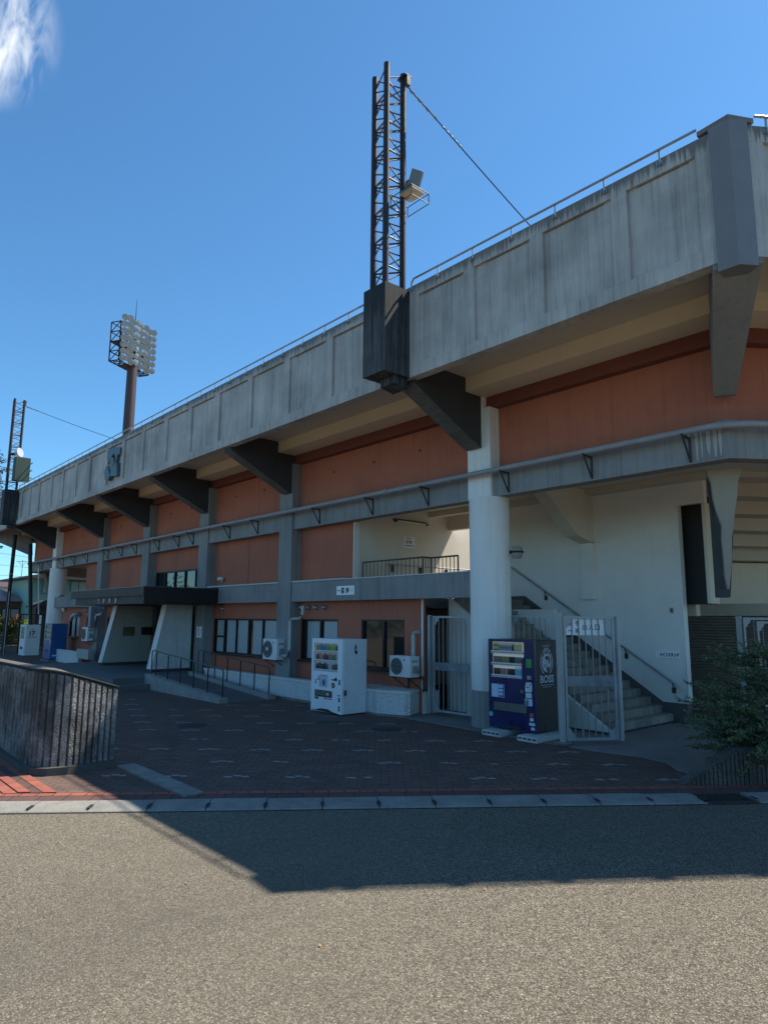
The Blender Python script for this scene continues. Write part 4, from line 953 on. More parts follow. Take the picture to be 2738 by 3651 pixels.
B().box(.001, .01, .30, .36, .05, .17).build('latch', DRK, vm, True)
# grey blocks under it
for x0, nm in ((-9.2, 'left'), (-8.42, 'middle')):
    pass
BLKG = flat('pale_grey_plastic_base', (.50, .52, .50), .6, 0, .15)
def foot(x0, lab):
    t = thing('base_block', lab, 'base block', (x0 + .2, 10.9, .0), 0, 'plastic foot blocks under the navy vending machine')
    b = B(); b.box(x0, x0 + .44, 10.43, 11.42, .004, .104); b.build('body', BLKG, t, bevel=.004)
    s_ = B()
    for k in range(4): s_.box(x0 + .03 + k * .105, x0 + .10 + k * .105, 10.424, 10.429, .045, .072)
    s_.build('slot', DRK, t)
foot(-8.86, 'pale slotted foot block beside the round column under the left side of the navy machine'); foot(-8.02, 'pale slotted foot block beside the open gate under the right side of the navy machine')
# --- white machine
vm, wd, (wx0, wx1, zs) = vending(-12.50, 9.84, .0, 1.19, .74, 1.72, 'white drinks vending machine standing alone in front of the terracotta wall', VWH, VGR, 'white')
pal = [[(.50, .30, .08), (.05, .25, .45), (.08, .30, .42), (.25, .40, .10), (.40, .45, .10), (.10, .10, .10)], [(.30, .06, .05), (.42, .30, .22), (.22, .05, .05), (.08, .05, .16), (.35, .22, .20), (.10, .22, .05), (.5, .45, .40)], [(.05, .05, .05), (.06, .06, .06), (.02, .02, .02), (.10, .15, .30), (.45, .50, .50), (.10, .12, .08), (.06, .07, .05)]]
for cols, zz, n in zip(pal, zs[::-1], (10, 12, 12)):
    for k in range(n):
        xx = wx0 + .04 + (wx1 - wx0 - .08) * (k + .5) / n; c = cols[int(k * len(cols) / n)]
        q = B(); (bottle if k % 3 else can)(q, xx, .042, zz + .056, .027, .15 if k % 3 else .115); q.build('drink_bottle' if k % 3 else 'drink_can', colr('wm%d_%d' % (int(c[0] * 99), int(c[2] * 99)), c), wd, True)
b = B(); b.box(wx0 + .02, wx1 - .02, .03, .034, zs[2] + .225, zs[2] + .28);  b.build('banner', colr('banner_orange', (.45, .30, .22)), wd, True)
stick(vm, -.83, -.53, .60, .86, colr('poster_grey', (.52, .55, .60)), 'poster'); stick(vm, -.85, -.83, .60, .86, colr('poster_teal', (.02, .16, .22)), 'poster'); stick(vm, -.83, -.53, .86, .875, colr('poster_teal', (.02, .16, .22)), 'poster')
q = B(); q.ext([(-.75, .73), (-.61, .73), (-.64, .64), (-.68, .615), (-.72, .64)], -.0055, -.0035, 'y'); q.build('poster', colr('poster_blue', (.03, .08, .28)), vm, True)
q = B(); q.ext([(-.75, .735), (-.68, .79), (-.60, .735)], -.0055, -.0035, 'y'); q.build('poster', colr('poster_green', (.05, .22, .20)), vm, True)
def bottlesign(x, z, s, m=DRK):
    q = B(); q.ext([(x - .022 * s, z - .06 * s), (x + .022 * s, z - .06 * s), (x + .024 * s, z), (x + .008 * s, z + .035 * s), (x + .008 * s, z + .06 * s), (x - .008 * s, z + .06 * s), (x - .008 * s, z + .035 * s), (x - .024 * s, z)], -.004, -.001, 'y'); q.build('sticker', m, vm, True)
    stick(vm, x - .02 * s, x + .02 * s, z - .02 * s, z + .005 * s, colr('panel_white', (.60, .64, .68)), 'sticker', -.006)
bottlesign(-1.0, .72, 1); bottlesign(-.90, .80, 1)
q = B(); q.lathe((-.32, -.003, .66), [(.065, 0), (.065, .003)], 20, 'y'); q.box(-.38, -.18, -.004, -.001, .77, .80); q.lathe((-.22, -.004, .80), [(.045, 0), (.045, .003)], 16, 'y'); q.build('sticker', DRK, vm, True)
B().lathe((-.32, -.006, .66), [(.03, 0), (.03, .002)], 16, 'y').build('sticker', colr('tan_disc', (.40, .32, .22)), vm, True)
b = B(); b.box(-1.02, -.36, -.012, .0, .37, .52); b.build('collection_flap', flat('dark_flap', (.035, .036, .034), .3, 0, .1), vm, True)
stick(vm, -.97, -.42, .40, .50, flat('smoked_flap', (.13, .13, .115), .35, 0, .15), 'flap_window', -.014); stick(vm, -.55, -.47, .42, .47, colr('panel_white', (.60, .64, .68)), 'flap_label', -.017)
stick(vm, -1.03, -.88, .30, .36, colr('green_sticker2', (.02, .22, .10)))
q = B(); [q.box(-.66 + .034 * k, -.66 + .034 * k + (.026 if k != 4 else .004), -.004, -.001, .322, .348) for k in range(9)]; q.build('sticker', colr('red_print2', (.45, .16, .12)), vm, True)
for z0, z1 in ((.68, .80), (.30, .40), (.16, .21), (.10, .15)): stick(vm, -.115, -.06, z0, z1, DRK, 'slot')
stick(vm, -.14, -.05, .43, .46, colr('grey', (.16, .16, .17)))
q = B(); q.box(.001, .035, .06, .12, .45, .57); q.build('lock', flat('steel_lock', (.16, .15, .14), .4, .6, .2), vm, True)
q = B(); q.ext([(.36, 1.50), (.40, 1.62), (.435, 1.50), (.42, 1.47), (.46, 1.42), (.43, 1.36), (.385, 1.38)], .001, .004, 'x'); q.build('side_print', DRK, vm, True)
q = B(); q.ext([(.375, 1.50), (.42, 1.50), (.40, 1.45)], .0045, .006, 'x'); q.build('side_print', colr('panel_white', (.60, .64, .68)), vm, True)
b = B(); b.ext([(-w_, z_) for w_, z_ in ((1.15, .055), (.95, .065), (.8, .10), (.5, .105), (.35, .06), (.05, .03), (.05, .025), (1.15, .045))], -.003, 0, 'y'); b.build('kick_line', DRK, vm, True)
# --- far machines: blue, and white with big digits
vm, wd, (wx0, wx1, zs) = vending(-36.15, 10.25, .08, 1.1, .74, 1.76, 'bright blue vending machine at the far end of the facade on a concrete base', VBB, VBB, 'blue')
for zz in zs:
    for k in range(9):
        xx = wx0 + .05 + (wx1 - wx0 - .1) * (k + .5) / 9; q = B(); bottle(q, xx, .04, zz + .056, .03, .14); q.build('drink_bottle', colr('bl%d' % (k % 4), ((.45, .42, .12), (.12, .30, .10), (.5, .5, .5), (.35, .10, .05))[k % 4]), wd, True)
stick(vm, -.9, -.35, .36, .50, DRK, 'collection_flap'); stick(vm, -.14, -.05, .75, .95, colr('panel_white', (.60, .64, .68)), 'coin_panel')
q = B(); q.box(.002, .005, .10, .32, .17, .24); q.build('side_print', colr('pale_card', (.50, .62, .78)), vm, True)
bb_ = B(); bb_.box(-37.4, -36.05, 10.15, 11.05, 0, .08); tag(bb_.build('base_slab', SLAB), 'thin concrete base slab under the bright blue vending machine', 'base slab')
vm, wd, (wx0, wx1, zs) = vending(-41.85, 10.5, 0, 1.1, .78, 1.72, 'white vending machine with large red and black digits on its side, leftmost of the machines', VWH, VGR, 'white2')
for zz in zs:
    for k in range(9):
        xx = wx0 + .05 + (wx1 - wx0 - .1) * (k + .5) / 9; q = B(); bottle(q, xx, .04, zz + .056, .03, .14); q.build('drink_bottle', colr('bl%d' % ((k + 1) % 4), ((.45, .42, .12), (.12, .30, .10), (.5, .5, .5), (.35, .10, .05))[(k + 1) % 4]), wd, True)
stick(vm, -.9, -.35, .36, .50, DRK, 'collection_flap')
xo = .004
q = B(); text(q, 'i', (xo, .24, 1.24), (0, 1, 0), .07, .26, .04); text(q, '7', (xo, .42, 1.24), (0, 1, 0), .19, .26, .04); q.build('side_print', colr('dark_red_print', (.05, .008, .018)), vm, True)
q = B(); q.box(.002, .004, .14, .60, 1.02, 1.05); q.box(.002, .004, .26, .46, 1.44, 1.455); q.box(.002, .004, .30, .42, 1.456, 1.468); q.build('side_print', DRK, vm, True)

# ================================================================== AIR CONDITIONERS
def aircon(x0, lab, w, h, z0, fan_white, yb=11.42, yf=10.88, vents=True):
    t = thing('air_conditioner', lab, 'air conditioner', (x0 + w / 2, 11.2, z0), 0, 'outdoor air-conditioner units hung on the facade')
    y0, y1 = yf, yf + .30
    B().box(x0, x0 + w, y0, y1, z0, z0 + h).build('casing', ACW, t, bevel=.012)
    cx, cz, r = x0 + w * .36, z0 + h * .5, h * .40
    g_ = B(); g_.lathe((cx, y0 - .012, cz), [(r, .0), (r, .011)], 32, 'y'); fo = g_.build('fan_guard', ACG, t)
    g_ = B()
    for k in range(5):
        rr = r * (k + 1) / 5.2
        for i in range(28):
            a0, a1 = 2 * pi * i / 28, 2 * pi * (i + 1) / 28
            g_.cyl((cx + rr * cos(a0), y0 - .02, cz + rr * sin(a0)), (cx + rr * cos(a1), y0 - .02, cz + rr * sin(a1)), .004, 4, cap=False)
    for k in range(4): 
        zz = cz - r + 2 * r * (k + .5) / 4; hw = math.sqrt(max(0, r * r - (zz - cz) ** 2)); g_.cyl((cx - hw, y0 - .02, zz), (cx + hw, y0 - .02, zz), .006, 4)
    g_.build('fan_grille', flat('grille_wire', (.24, .25, .25), .5, .2, .1), fo)
    if fan_white: B().lathe((cx, y0 - .026, cz), [(.01, -.004), (h * .1, -.002), (h * .1, .004)], 18, 'y').build('fan_hub', ACW, fo)
    q = B(); q.box(x0 + w + .001, x0 + w + .03, y0 + .08, y0 + .24, z0 + h * .2, z0 + h * .55); q.box(x0 + w + .001, x0 + w + .006, y0 + .06, y0 + .26, z0 + h * .72, z0 + h * .80); q.build('valve_cover', flat('valve_grey', (.30, .31, .31), .5, 0, .1), t)
    q = B(); q.box(x0 + w * .70, x0 + w * .76, y0 - .004, y0 - .001, z0 + h * .78, z0 + h * .87); q.build('badge', colr('badge_blue', (.04, .10, .32)), t)
    q = B()
    for x in (x0 + .1, x0 + w - .1):
        q.box(x - .015, x + .015, y0 + .02, yb, z0 - .032, z0 - .002); q.cyl((x, y0 + .05, z0 - .03), (x, yb, z0 - .34), .012, 6); q.box(x - .015, x + .015, yb - .02, yb, z0 - .36, z0 - .033)
    q.build('wall_bracket', BLKM, t); return t
a = aircon(-17.62, 'white air conditioner with dark fan and white hub below the long ribbon window', .76, .60, .995, True)
b = B(); b.sweep([(-16.85, 11.05, 1.12), (-16.58, 11.02, 1.12), (-16.50, 11.02, 1.16), (-16.48, 11.05, 1.3), (-16.48, 11.05, 2.10), (-16.46, 11.08, 2.16), (-16.38, 11.12, 2.18), (-16.24, 11.2, 2.18), (-16.16, 11.22, 2.22), (-16.15, 11.24, 2.3), (-16.15, 11.26, 2.55)], .045, 12); b.build('pipe_cover', PVC, a)
b = B(); b.cyl((-16.55, 11.10, 1.05), (-16.55, 11.10, .46), .014, 6); b.build('drain_hose', PVC, a)
a = aircon(-12.03, 'white air conditioner with slatted fan guard by the corner next to the narrow gate', .70, .475, .875, False)
b = B(); b.sweep([(-11.66, 11.3, 1.33), (-11.66, 11.3, 1.80), (-11.655, 11.31, 1.85), (-11.64, 11.35, 1.88), (-11.63, 11.46, 1.88)], .048, 12); b.cyl((-11.66, 11.3, 1.33), (-11.66, 11.3, 1.36), .054, 12); b.cyl((-11.66, 11.3, 1.72), (-11.66, 11.3, 1.745), .054, 12); b.build('pipe_cover', PVC, a)
b = B(); b.sweep([(-11.30, 11.05, 1.05), (-11.25, 11.1, .98), (-11.28, 11.2, .90), (-11.35, 11.3, .85), (-11.50, 11.35, .80)], .02, 8); b.sweep([(-11.45, 11.3, .84), (-11.52, 11.32, .7), (-11.56, 11.34, .58)], .012, 6); b.build('hose', flat('hose_grey', (.25, .25, .24), .6, 0, .2), a)
a = aircon(-33.4, 'pale air conditioner under a tall grey duct beside the blue vending machine', .74, .64, 1.07, False, yf=10.8)
b = B(); b.box(-32.72, -32.38, 10.8, 11.1, 1.715, 2.66); b.build('duct', flat('duct_grey', (.22, .24, .25), .5, .1, .15), a)
b = B(); b.sweep([(-32.6, 10.95, 1.15), (-32.25, 10.95, 1.15), (-32.17, 10.95, 1.2), (-32.17, 10.95, 2.2), (-32.12, 10.96, 2.27), (-31.65, 11.0, 2.3), (-31.58, 11.02, 2.36), (-31.58, 11.05, 2.6)], .055, 10); b.build('pipe_cover', PVC, a)
b = thing('flue_pipe', 'bent metal flue pipe leaning out of the wall above the far narrow window', 'flue', (-36.1, 11.4, 1.9))
B().sweep([(-35.75, 11.47, 2.32), (-35.75, 11.25, 2.32), (-35.78, 11.12, 2.30), (-35.95, 11.1, 2.16), (-36.1, 11.1, 2.02)], .09, 12).build('pipe', GALV, b); B().cyl((-35.62, 11.1, 2.30), (-35.62, 11.1, 2.05), .03, 8).build('stay', GALV, b)

# ================================================================== GATES AND FENCES
def barset(b, p, q, z0, z1, n, r=.011, skip=()):
    for i in range(1, n):
        if i in skip: continue
        f = i / n; x = p[0] + (q[0] - p[0]) * f; y = p[1] + (q[1] - p[1]) * f; b.cyl((x, y, z0), (x, y, z1), r, 6, cap=False)
def leaf(t, p, q, z0, z1, n, mid=True, plate=(.13, .06)):
    p = Vector((*p, 0)); q = Vector((*q, 0)); d = (q - p); Lg = d.length; d /= Lg; nn = Vector((-d.y, d.x, 0))
    T = Matrix(((d.x, nn.x, 0, p.x), (d.y, nn.y, 0, p.y), (0, 0, 1, 0), (0, 0, 0, 1)))
    f = B(); f.T = T; w = .045
    f.box(0, w, -.02, .02, z0, z1); f.box(Lg - w, Lg, -.02, .02, z0, z1); f.box(w, Lg - w, -.019, .019, z0, z0 + w); f.box(w, Lg - w, -.019, .019, z1 - w, z1)
    for cx, cz, sx, sz in ((w, z1 - w, 1, -1), (Lg - w, z1 - w, -1, -1), (w, z0 + w, 1, 1), (Lg - w, z0 + w, -1, 1)):
        f.ext([(cx, cz), (cx + sx * .14, cz), (cx + sx * .12, cz + sz * .06), (cx + sx * .06, cz + sz * .10), (cx + sx * .05, cz + sz * .15), (cx, cz + sz * .17)], -.004, .004, 'y')
    fr = f.build('frame', GATE, t)
    b_ = B(); b_.T = T; barset(b_, (w, 0), (Lg - w, 0), z0 + w, z1 - w, n)
    b_.build('bars', flat('gate_bar_paint', (.26, .265, .27), .4, .3, .2), fr)
    if mid:
        m_ = B(); m_.T = T; zc = z0 + (z1 - z0) * .47; m_.box(w, Lg - w, -.024, .024, zc - .09, zc + .09); m_.build('lock_rail', flat('worn_gate_paint', (.24, .255, .275), .45, .2, .3), t)
        k = B(); k.T = T; k.cyl((Lg - .1, -.05, zc), (Lg - .1, .05, zc), .02, 8); k.box(Lg - .16, Lg - .10, -.05, -.04, zc - .01, zc + .01); k.build('handle', GALV, t)
gt = thing('metal_gate', 'narrow closed grey metal gate left of the round white column', 'gate', (-10.7, 11.6, .055))
leaf(gt, (-11.28, 11.58), (-10.12, 11.62), .10, 2.27, 8)
for x, y in ((-11.37, 11.56), (-10.04, 11.64)): B().box(x - .04, x + .04, y - .04, y + .04, .055, 2.29).build('post', GATE, gt)
gt = thing('railing_panel', 'grey fixed railing panel between the round column and the open gate', 'railing', (-8.35, 11.66, .055))
leaf(gt, (-9.04, 11.66), (-8.0, 11.64), .12, 2.29, 7, False)
B().box(-8.0, -7.92, 11.60, 11.68, .055, 2.33).build('post', GATE, gt)
gt = thing('metal_gate', 'tall grey metal gate swung open towards the plaza in front of the stairs', 'gate', (-7.1, 10.9, .055))
leaf(gt, (-7.10, 10.64), (-6.55, 11.43), .10, 2.27, 7)
B().box(-7.17, -7.09, 10.53, 10.61, .055, 2.33).build('post', GATE, gt); B().box(-6.56, -6.49, 11.45, 11.52, .09, 2.27).build('drop_post', GATE, gt)
B().box(-7.24, -7.02, 10.48, 10.66, .055, .085).build('foot_plate', SLAB, gt)
b = B(); b.cyl((-7.0, 11.02, .062), (-7.0, 11.02, .30), .012, 8); b.build('bolt', GALV, gt)
gt = thing('railing_panel', 'pale grey railing with curved corner plates behind the conifer', 'railing', (-5.0, 16.4, .055))
leaf(gt, (-5.95, 15.75), (-4.6, 17.6), .30, 2.28, 11, False); leaf(gt, (-5.75, 15.95), (-4.3, 17.9), .30, 2.20, 8, False)
B().box(-6.06, -5.97, 15.66, 15.75, .055, 2.31).build('post', GATE, gt)
# balustrade in the upper passage
bl = thing('balustrade', 'low metal balustrade at the edge of the upper passage left of the round column', 'railing', (-12.5, 11.8, 2.72))
def balus(p, q, n, z0=2.80, z1=3.70):
    f = B(); f.tube([(*p, z1), (*q, z1)], .022, 8); f.tube([(*p, z0 + .05), (*q, z0 + .05)], .012, 6); barset(f, p, q, z0, z1, n, .010)
    f.cyl((*p, z0 - .07), (*p, z1), .02, 8); f.cyl((*q, z0 - .07), (*q, z1), .02, 8); f.build('rail_section', flat('brown_balustrade', (.10, .085, .07), .4, .5, .2), bl)
balus((-14.05, 11.72), (-11.76, 11.72), 15); balus((-11.75, 11.72), (-11.75, 12.0), 3); balus((-11.74, 12.0), (-10.85, 12.0), 7)
# handrails on the stairs
def stair_rail(y, side, lab, name='handrail'):
    t = thing('handrail', lab, 'handrail', (-7.0, y, .76), 0, 'handrails of the outside staircase')
    sl_ = (2.995 - .762) / (10.525 - 7.002); z = lambda x: .82 + (-7.0 - x) * sl_
    r = B(); r.sweep([(-6.99, y, .74), (-7.0, y, .80), (-7.06, y, z(-7.06)), (-10.9, y, z(-10.9)), (-11.4, y, z(-11.4))], .022, 8); r.build('rail', STEEL, t)
    k = -7.1
    while k > -11.4:
        q = B(); q.box(k - .035, k + .035, y + side * .05, y + side * .10, z(k) - .24, z(k) - .12); q.cyl((k, y + side * .07, z(k) - .13), (k, y, z(k) - .01), .012, 6); q.build('wall_bracket', flat('bracket_brown', (.07, .055, .045), .5, .4, .2), t); k -= 1.08
stair_rail(14.70, 1, 'steel handrail fixed to the white wall up the staircase')
t = thing('handrail', 'steel handrail on short posts down the open side of the staircase', 'handrail', (-7.3, 12.4, .05), 0, 'handrails of the outside staircase')
sl_ = .64; z = lambda x: .86 + (-7.2 - x) * sl_
B().tube([(-7.2, 12.42, z(-7.2)), (-10.6, 12.42, z(-10.6))], .02, 8).build('rail', STEEL, t)
for x in (-7.3, -8.3, -9.3, -10.3): B().cyl((x, 12.42, z(x) - .8), (x, 12.42, z(x)), .015, 8).build('post', STEEL, t)
t = thing('handrail', 'pale handrail along the cream wall of the upper passage', 'handrail', (-14.0, 13, 3.7)); B().tube([(-14.03, 12.6, 3.70), (-14.03, 16.2, 3.72)], .02, 8).build('rail', STEEL, t)
for y in (12.8, 13.9, 15.0, 16.1): B().box(-14.099, -14.03, y, y + .05, 3.5, 3.68).build('wall_bracket', flat('bracket_brown', (.07, .055, .045), .5, .4, .2), t)

# ================================================================== SIGNS AND LAMPS
def sign(name, lab, cat, box, texts, base=SIGNW, facing='y', th=.012, extra=()):
    x0, x1, y, z0, z1 = box
    t = thing(name, lab, cat, ((x0 + x1) / 2 if facing == 'y' else y, y if facing == 'y' else (x0 + x1) / 2, z0))
    if facing == 'y': B().box(x0, x1, y - th, y, z0, z1).build('panel', base, t)
    else: B().box(y, y + th, x0, x1, z0, z1).build('panel', base, t)
    for body, u, v, w, h, m, bold in texts:
        q = B(); cx = x0 + (x1 - x0) * u; cz = z0 + (z1 - z0) * v
        if facing == 'y': text(q, body, (cx, y - th - .003, cz), (1, 0, 0), w, h, bold)
        else: text(q, body, (y + th + .003, cx, cz), (0, 1, 0), w, h, bold)
        q.build('lettering', m, t)
    for u0, u1, v0, v1, m in extra:
        q = B(); a0 = x0 + (x1 - x0) * u0; a1 = x0 + (x1 - x0) * u1; c0 = z0 + (z1 - z0) * v0; c1 = z0 + (z1 - z0) * v1
        if facing == 'y': q.box(a0, a1, y - th - .002, y - th - .0002, c0, c1)
        else: q.box(y + th + .0002, y + th + .002, a0, a1, c0, c1)
        q.build('colour_field', m, t)
    return t
sign('wall_sign', 'white sign reading 一塁側 on the grey lower beam', 'sign', (-14.46, -13.72, 11.168, 2.81, 3.05), [('一', .13, .5, .14, .018, INK, .02), ('塁', .36, .5, .15, .15, INK, .03), ('側', .62, .5, .14, .15, flat('brown_ink', (.12, .035, .03), .5), .03), ('●', .88, .5, .04, .09, flat('faded_green_ink', (.35, .48, .42), .5), .0)])
sign('wall_sign', 'white sign reading メインスタンド low on the white stair wall', 'sign', (-7.48, -6.92, 14.78, 1.385, 1.54), [('メインスタンド', .57, .5, .43, .09, INK, .05), ('へ', .12, .55, .035, .03, flat('faded_green_ink', (.35, .48, .42), .5), 0)])
sign('gate_sign', 'white paper sign for the players and public entrance fixed behind the bars of the open gate', 'sign', (-7.86, -7.86 + .0 + .84, 0, 1.95, 2.22), []) if False else None
gs = thing('gate_sign', 'white entrance sign with black characters tied behind the bars of the open gate', 'sign', (-7.1, 10.9, 1.93))
p = Vector((-7.10, 10.64, 0)); q_ = Vector((-6.55, 11.43, 0)); d = (q_ - p).normalized(); nn = Vector((-d.y, d.x, 0)); T = Matrix(((d.x, nn.x, 0, p.x), (d.y, nn.y, 0, p.y), (0, 0, 1, 0), (0, 0, 0, 1)))
b = B(); b.T = T; b.box(.05, .80, .026, .034, 1.93, 2.22); b.build('panel', SIGNW, gs)
b = B(); b.T = T; 
for s_, x_, z_ in (('選', .15, 2.14), ('手', .28, 2.14), ('一', .15, 2.01), ('般', .28, 2.01)): text(b, s_, (x_, .024, z_), (1, 0, 0), .085, .014 if s_ == '一' else .085, .01)
for s_, x_ in (('出', .42), ('入', .54), ('口', .66)): text(b, s_, (x_, .024, 2.07), (1, 0, 0), .09, .10, .01)
b.build('lettering', INK, gs)
sign('no_smoking_sign', 'small white sign with red 禁煙 on the cream wall of the upper passage', 'sign', (13.28, 13.70, -14.098, 4.24, 4.55), [('禁煙', .45, .5, .24, .105, REDI, .03)], facing='x', extra=[(.18 + .12 * k, .26 + .12 * k, .80, .88, INK) for k in range(5)] + [(.10 + .12 * k, .19 + .12 * k, .12 + .02 * (k % 2), .22, INK) for k in range(7)])
sign('fire_ban_sign', 'dark maroon and white sign reading 火気厳禁 behind the narrow gate', 'sign', (-12.88, -12.35, 13.895, .76, 1.42), [('火', .84, .87, .12, .12, SIGNW, .03), ('気', .84, .63, .12, .12, SIGNW, .03), ('厳', .84, .38, .12, .12, SIGNW, .03), ('禁', .84, .14, .12, .12, SIGNW, .03)], extra=[(.70, .985, .01, .99, MAROON), (.50, .63, .01, .99, MAROON)] + [(.04 + .09 * (k % 2), .10 + .09 * (k % 2), .88 - .09 * (k // 2), .93 - .09 * (k // 2), INK) for k in range(8)] + [(.26 + .1 * (k % 2), .30 + .1 * (k % 2), .90 - .07 * (k // 2), .94 - .07 * (k // 2), INK) for k in range(22)])
nt_ = thing('notice_sheet', 'white printed notice sheet on the dark pillar beside the entrance wall', 'notice', (-22.2, 11.1, 1.5))
sign_x = B().box(-22.40, -22.02, 11.108, 11.118, 1.50, 1.88).build('sheet', SIGNW, nt_)
b = B(); [b.box(-22.33, -22.09, 11.104, 11.107, 1.78 - .03 * k, 1.787 - .03 * k) for k in range(8)]; b.box(-22.27, -22.15, 11.104, 11.107, 1.825, 1.845); b.build('lettering', flat('grey_ink', (.18, .20, .22), .5), nt_)
t = thing('switch_box', 'small grey switch plate high on the white stair wall', 'switch', (-7.05, 14.78, 2.37)); B().box(-7.085, -7.02, 14.76, 14.789, 2.37, 2.485).build('plate', flat('grey_plate', (.25, .26, .26), .5, .2, .1), t, bevel=.004); B().box(-7.068, -7.037, 14.755, 14.759, 2.41, 2.45).build('switch', DRK, t)
b = thing('tube_light', 'long fluorescent tube light on the cream wall of the upper passage', 'lamp', (-14.0, 13.5, 4.9))
B().box(-14.098, -14.02, 12.85, 14.17, 4.98, 5.03).build('batten', flat('dark_batten', (.12, .10, .08), .5, .1, .2), b); B().cyl((-14.0, 12.92, 4.965), (-14.0, 14.10, 4.965), .022, 10).build('tube', flat('unlit_tube', (.66, .64, .56), .3), b)
for y in (12.85, 14.10): B().box(-14.05, -13.97, y, y + .07, 4.93, 4.979).build('end_cap', DRK, b)
def wall_lamp(x, y, z, lab, rz):
    t = thing('wall_lamp', lab, 'lamp', (x, y, z), rz, 'lantern lamps on the round columns')
    B().lathe((.16, 0, 0), [(.03, -.14), (.10, -.13), (.13, -.02)], 8).build('glass', flat('lantern_glass', (.38, .36, .32), .25, 0, .1), t, True); B().lathe((.16, 0, 0), [(.14, -.018), (.15, .0), (.14, .02)], 8).build('band', BLKM, t, True)
    B().lathe((.16, 0, 0), [(.13, .022), (.09, .11), (.02, .13)], 8).build('cap', flat('lantern_glass', (.38, .36, .32), .25, 0, .1), t, True); B().cyl((-.02, 0, 0), (.03, 0, 0), .04, 10).build('arm', BLKM, t, True)
wall_lamp(-8.98, 11.56, 3.62, 'faceted lantern lamp on the right side of the near round column', R(30)); wall_lamp(-39.35, 11.50, 3.25, 'faceted dark lantern lamp on the far round column above the canopy edge', R(-20))
b = thing('mini_lamp', 'small round white lamp on the far terracotta corner under the lower beam', 'lamp', (-38.3, 11.4, 2.6)); B().lathe((-38.3, 11.36, 2.58), [(.02, -.12), (.09, -.10), (.10, .0), (.08, .06), (.02, .07)], 14).build('globe', flat('white_globe', (.8, .8, .78), .3), b)
b = thing('flood_lamp', 'small twin spotlight at the foot of the second terracotta bay', 'lamp', (-21.3, 11.4, 3.45)); B().lathe((-21.38, 11.38, 3.52), [(.02, -.08), (.06, -.07), (.05, .03)], 12, 'y').build('lamp_head', ACW, b); B().lathe((-21.22, 11.38, 3.52), [(.02, -.08), (.06, -.07), (.05, .03)], 12, 'y').build('lamp_head', ACW, b); B().box(-21.36, -21.24, 11.41, 11.468, 3.42, 3.52).build('mount', GALV, b)

# ================================================================== PLANTER WALLS
# grey ribbed wall on the left
t = thing('planter_wall', 'pitted grey ribbed concrete planter wall with a dark plinth at the left edge of the plaza', 'planter wall', (-11.5, 3.4, 0))
A0, K0, L0 = (-10.50, 3.98), (-10.46, 2.93), (-16.0, 3.02)
def rib_face(b, p, q, z0, zp, zq, pitch=.075, dep=.022):
    p = Vector((*p, 0)); q = Vector((*q, 0)); d = q - p; Lg = d.length; d /= Lg; nn = Vector((d.y, -d.x, 0)); n = max(2, int(Lg / pitch)); s_ = Lg / n
    for i in range(n):
        gp = random.uniform(.008, .016); a_ = p + d * (i * s_ + gp * .5); c_ = p + d * ((i + 1) * s_ - gp * .5); j = random.uniform(-.004, .005)
        za = zp + (zq - zp) * i / n; zb = zp + (zq - zp) * (i + 1) / n
        o0 = nn * (dep + j); zt = random.uniform(0, .012)
        v = [a_, c_, c_ + o0 - d * .010, a_ + o0 + d * .010]
        b.add([(w_.x, w_.y, z0) for w_ in v] + [(w_.x, w_.y, (za if k in (0, 3) else zb) - .035 - zt) for k, w_ in enumerate(v)], [(0, 1, 2, 3)[::-1], (4, 5, 6, 7), (0, 1, 5, 4), (1, 2, 6, 5), (2, 3, 7, 6), (3, 0, 4, 7)])
PT = [(-16, 3.02, 1.40), (-10.86, 2.93, 1.44), (-10.66, 2.97, 1.44), (-10.52, 3.10, 1.42), (-10.465, 3.30, 1.37), (-10.50, 3.98, 1.15)]
def offs(d_):
    o_ = []
    for i, (x, y, z_) in enumerate(PT):
        a_ = Vector(PT[max(i - 1, 0)][:2]); c_ = Vector(PT[min(i + 1, len(PT) - 1)][:2]); t2 = (c_ - a_).normalized(); o_.append((x + t2.y * d_, y - t2.x * d_, z_))
    return o_
def ribbon(b, d0, d1, z0f, z1f):
    A_ = offs(d0); C_ = offs(d1); n_ = len(PT); vs = []
    for (xa, ya, za), (xc, yc_, zc) in zip(A_, C_): vs += [(xa, ya, z0f(za)), (xc, yc_, z0f(zc)), (xc, yc_, z1f(zc)), (xa, ya, z1f(za))]
    b.add(vs, [(i * 4 + k, i * 4 + (k + 1) % 4, i * 4 + 4 + (k + 1) % 4, i * 4 + 4 + k) for i in range(n_ - 1) for k in range(4)] + [(0, 1, 2, 3), (4 * n_ - 4, 4 * n_ - 3, 4 * n_ - 2, 4 * n_ - 1)])
b = B(); ribbon(b, 0, -.16, lambda z_: 0, lambda z_: z_); b.build('core', concrete('dark_rib_gap', (.05, .05, .048), (.02, .02, .02), .3, 3, .95), t)
b = B()
for (a_, c_, pt) in zip(PT, PT[1:], (.20, .085, .075, .08, .078)): rib_face(b, a_[:2], c_[:2], .11, a_[2], c_[2], pt, .03)
b.build('ribs', RIBL, t)
b = B(); ribbon(b, -.15, .04, lambda z_: z_ + .002, lambda z_: z_ + .018); b.build('coping', concrete('mossy_coping', (.12, .115, .10), (.07, .065, .055), .2, 3, .9), t)
b = B(); ribbon(b, .0, .11, lambda z_: 0, lambda z_: .11); b.build('plinth', concrete('dark_plinth', (.085, .078, .07), (.06, .055, .05), .2, 3, .9), t)
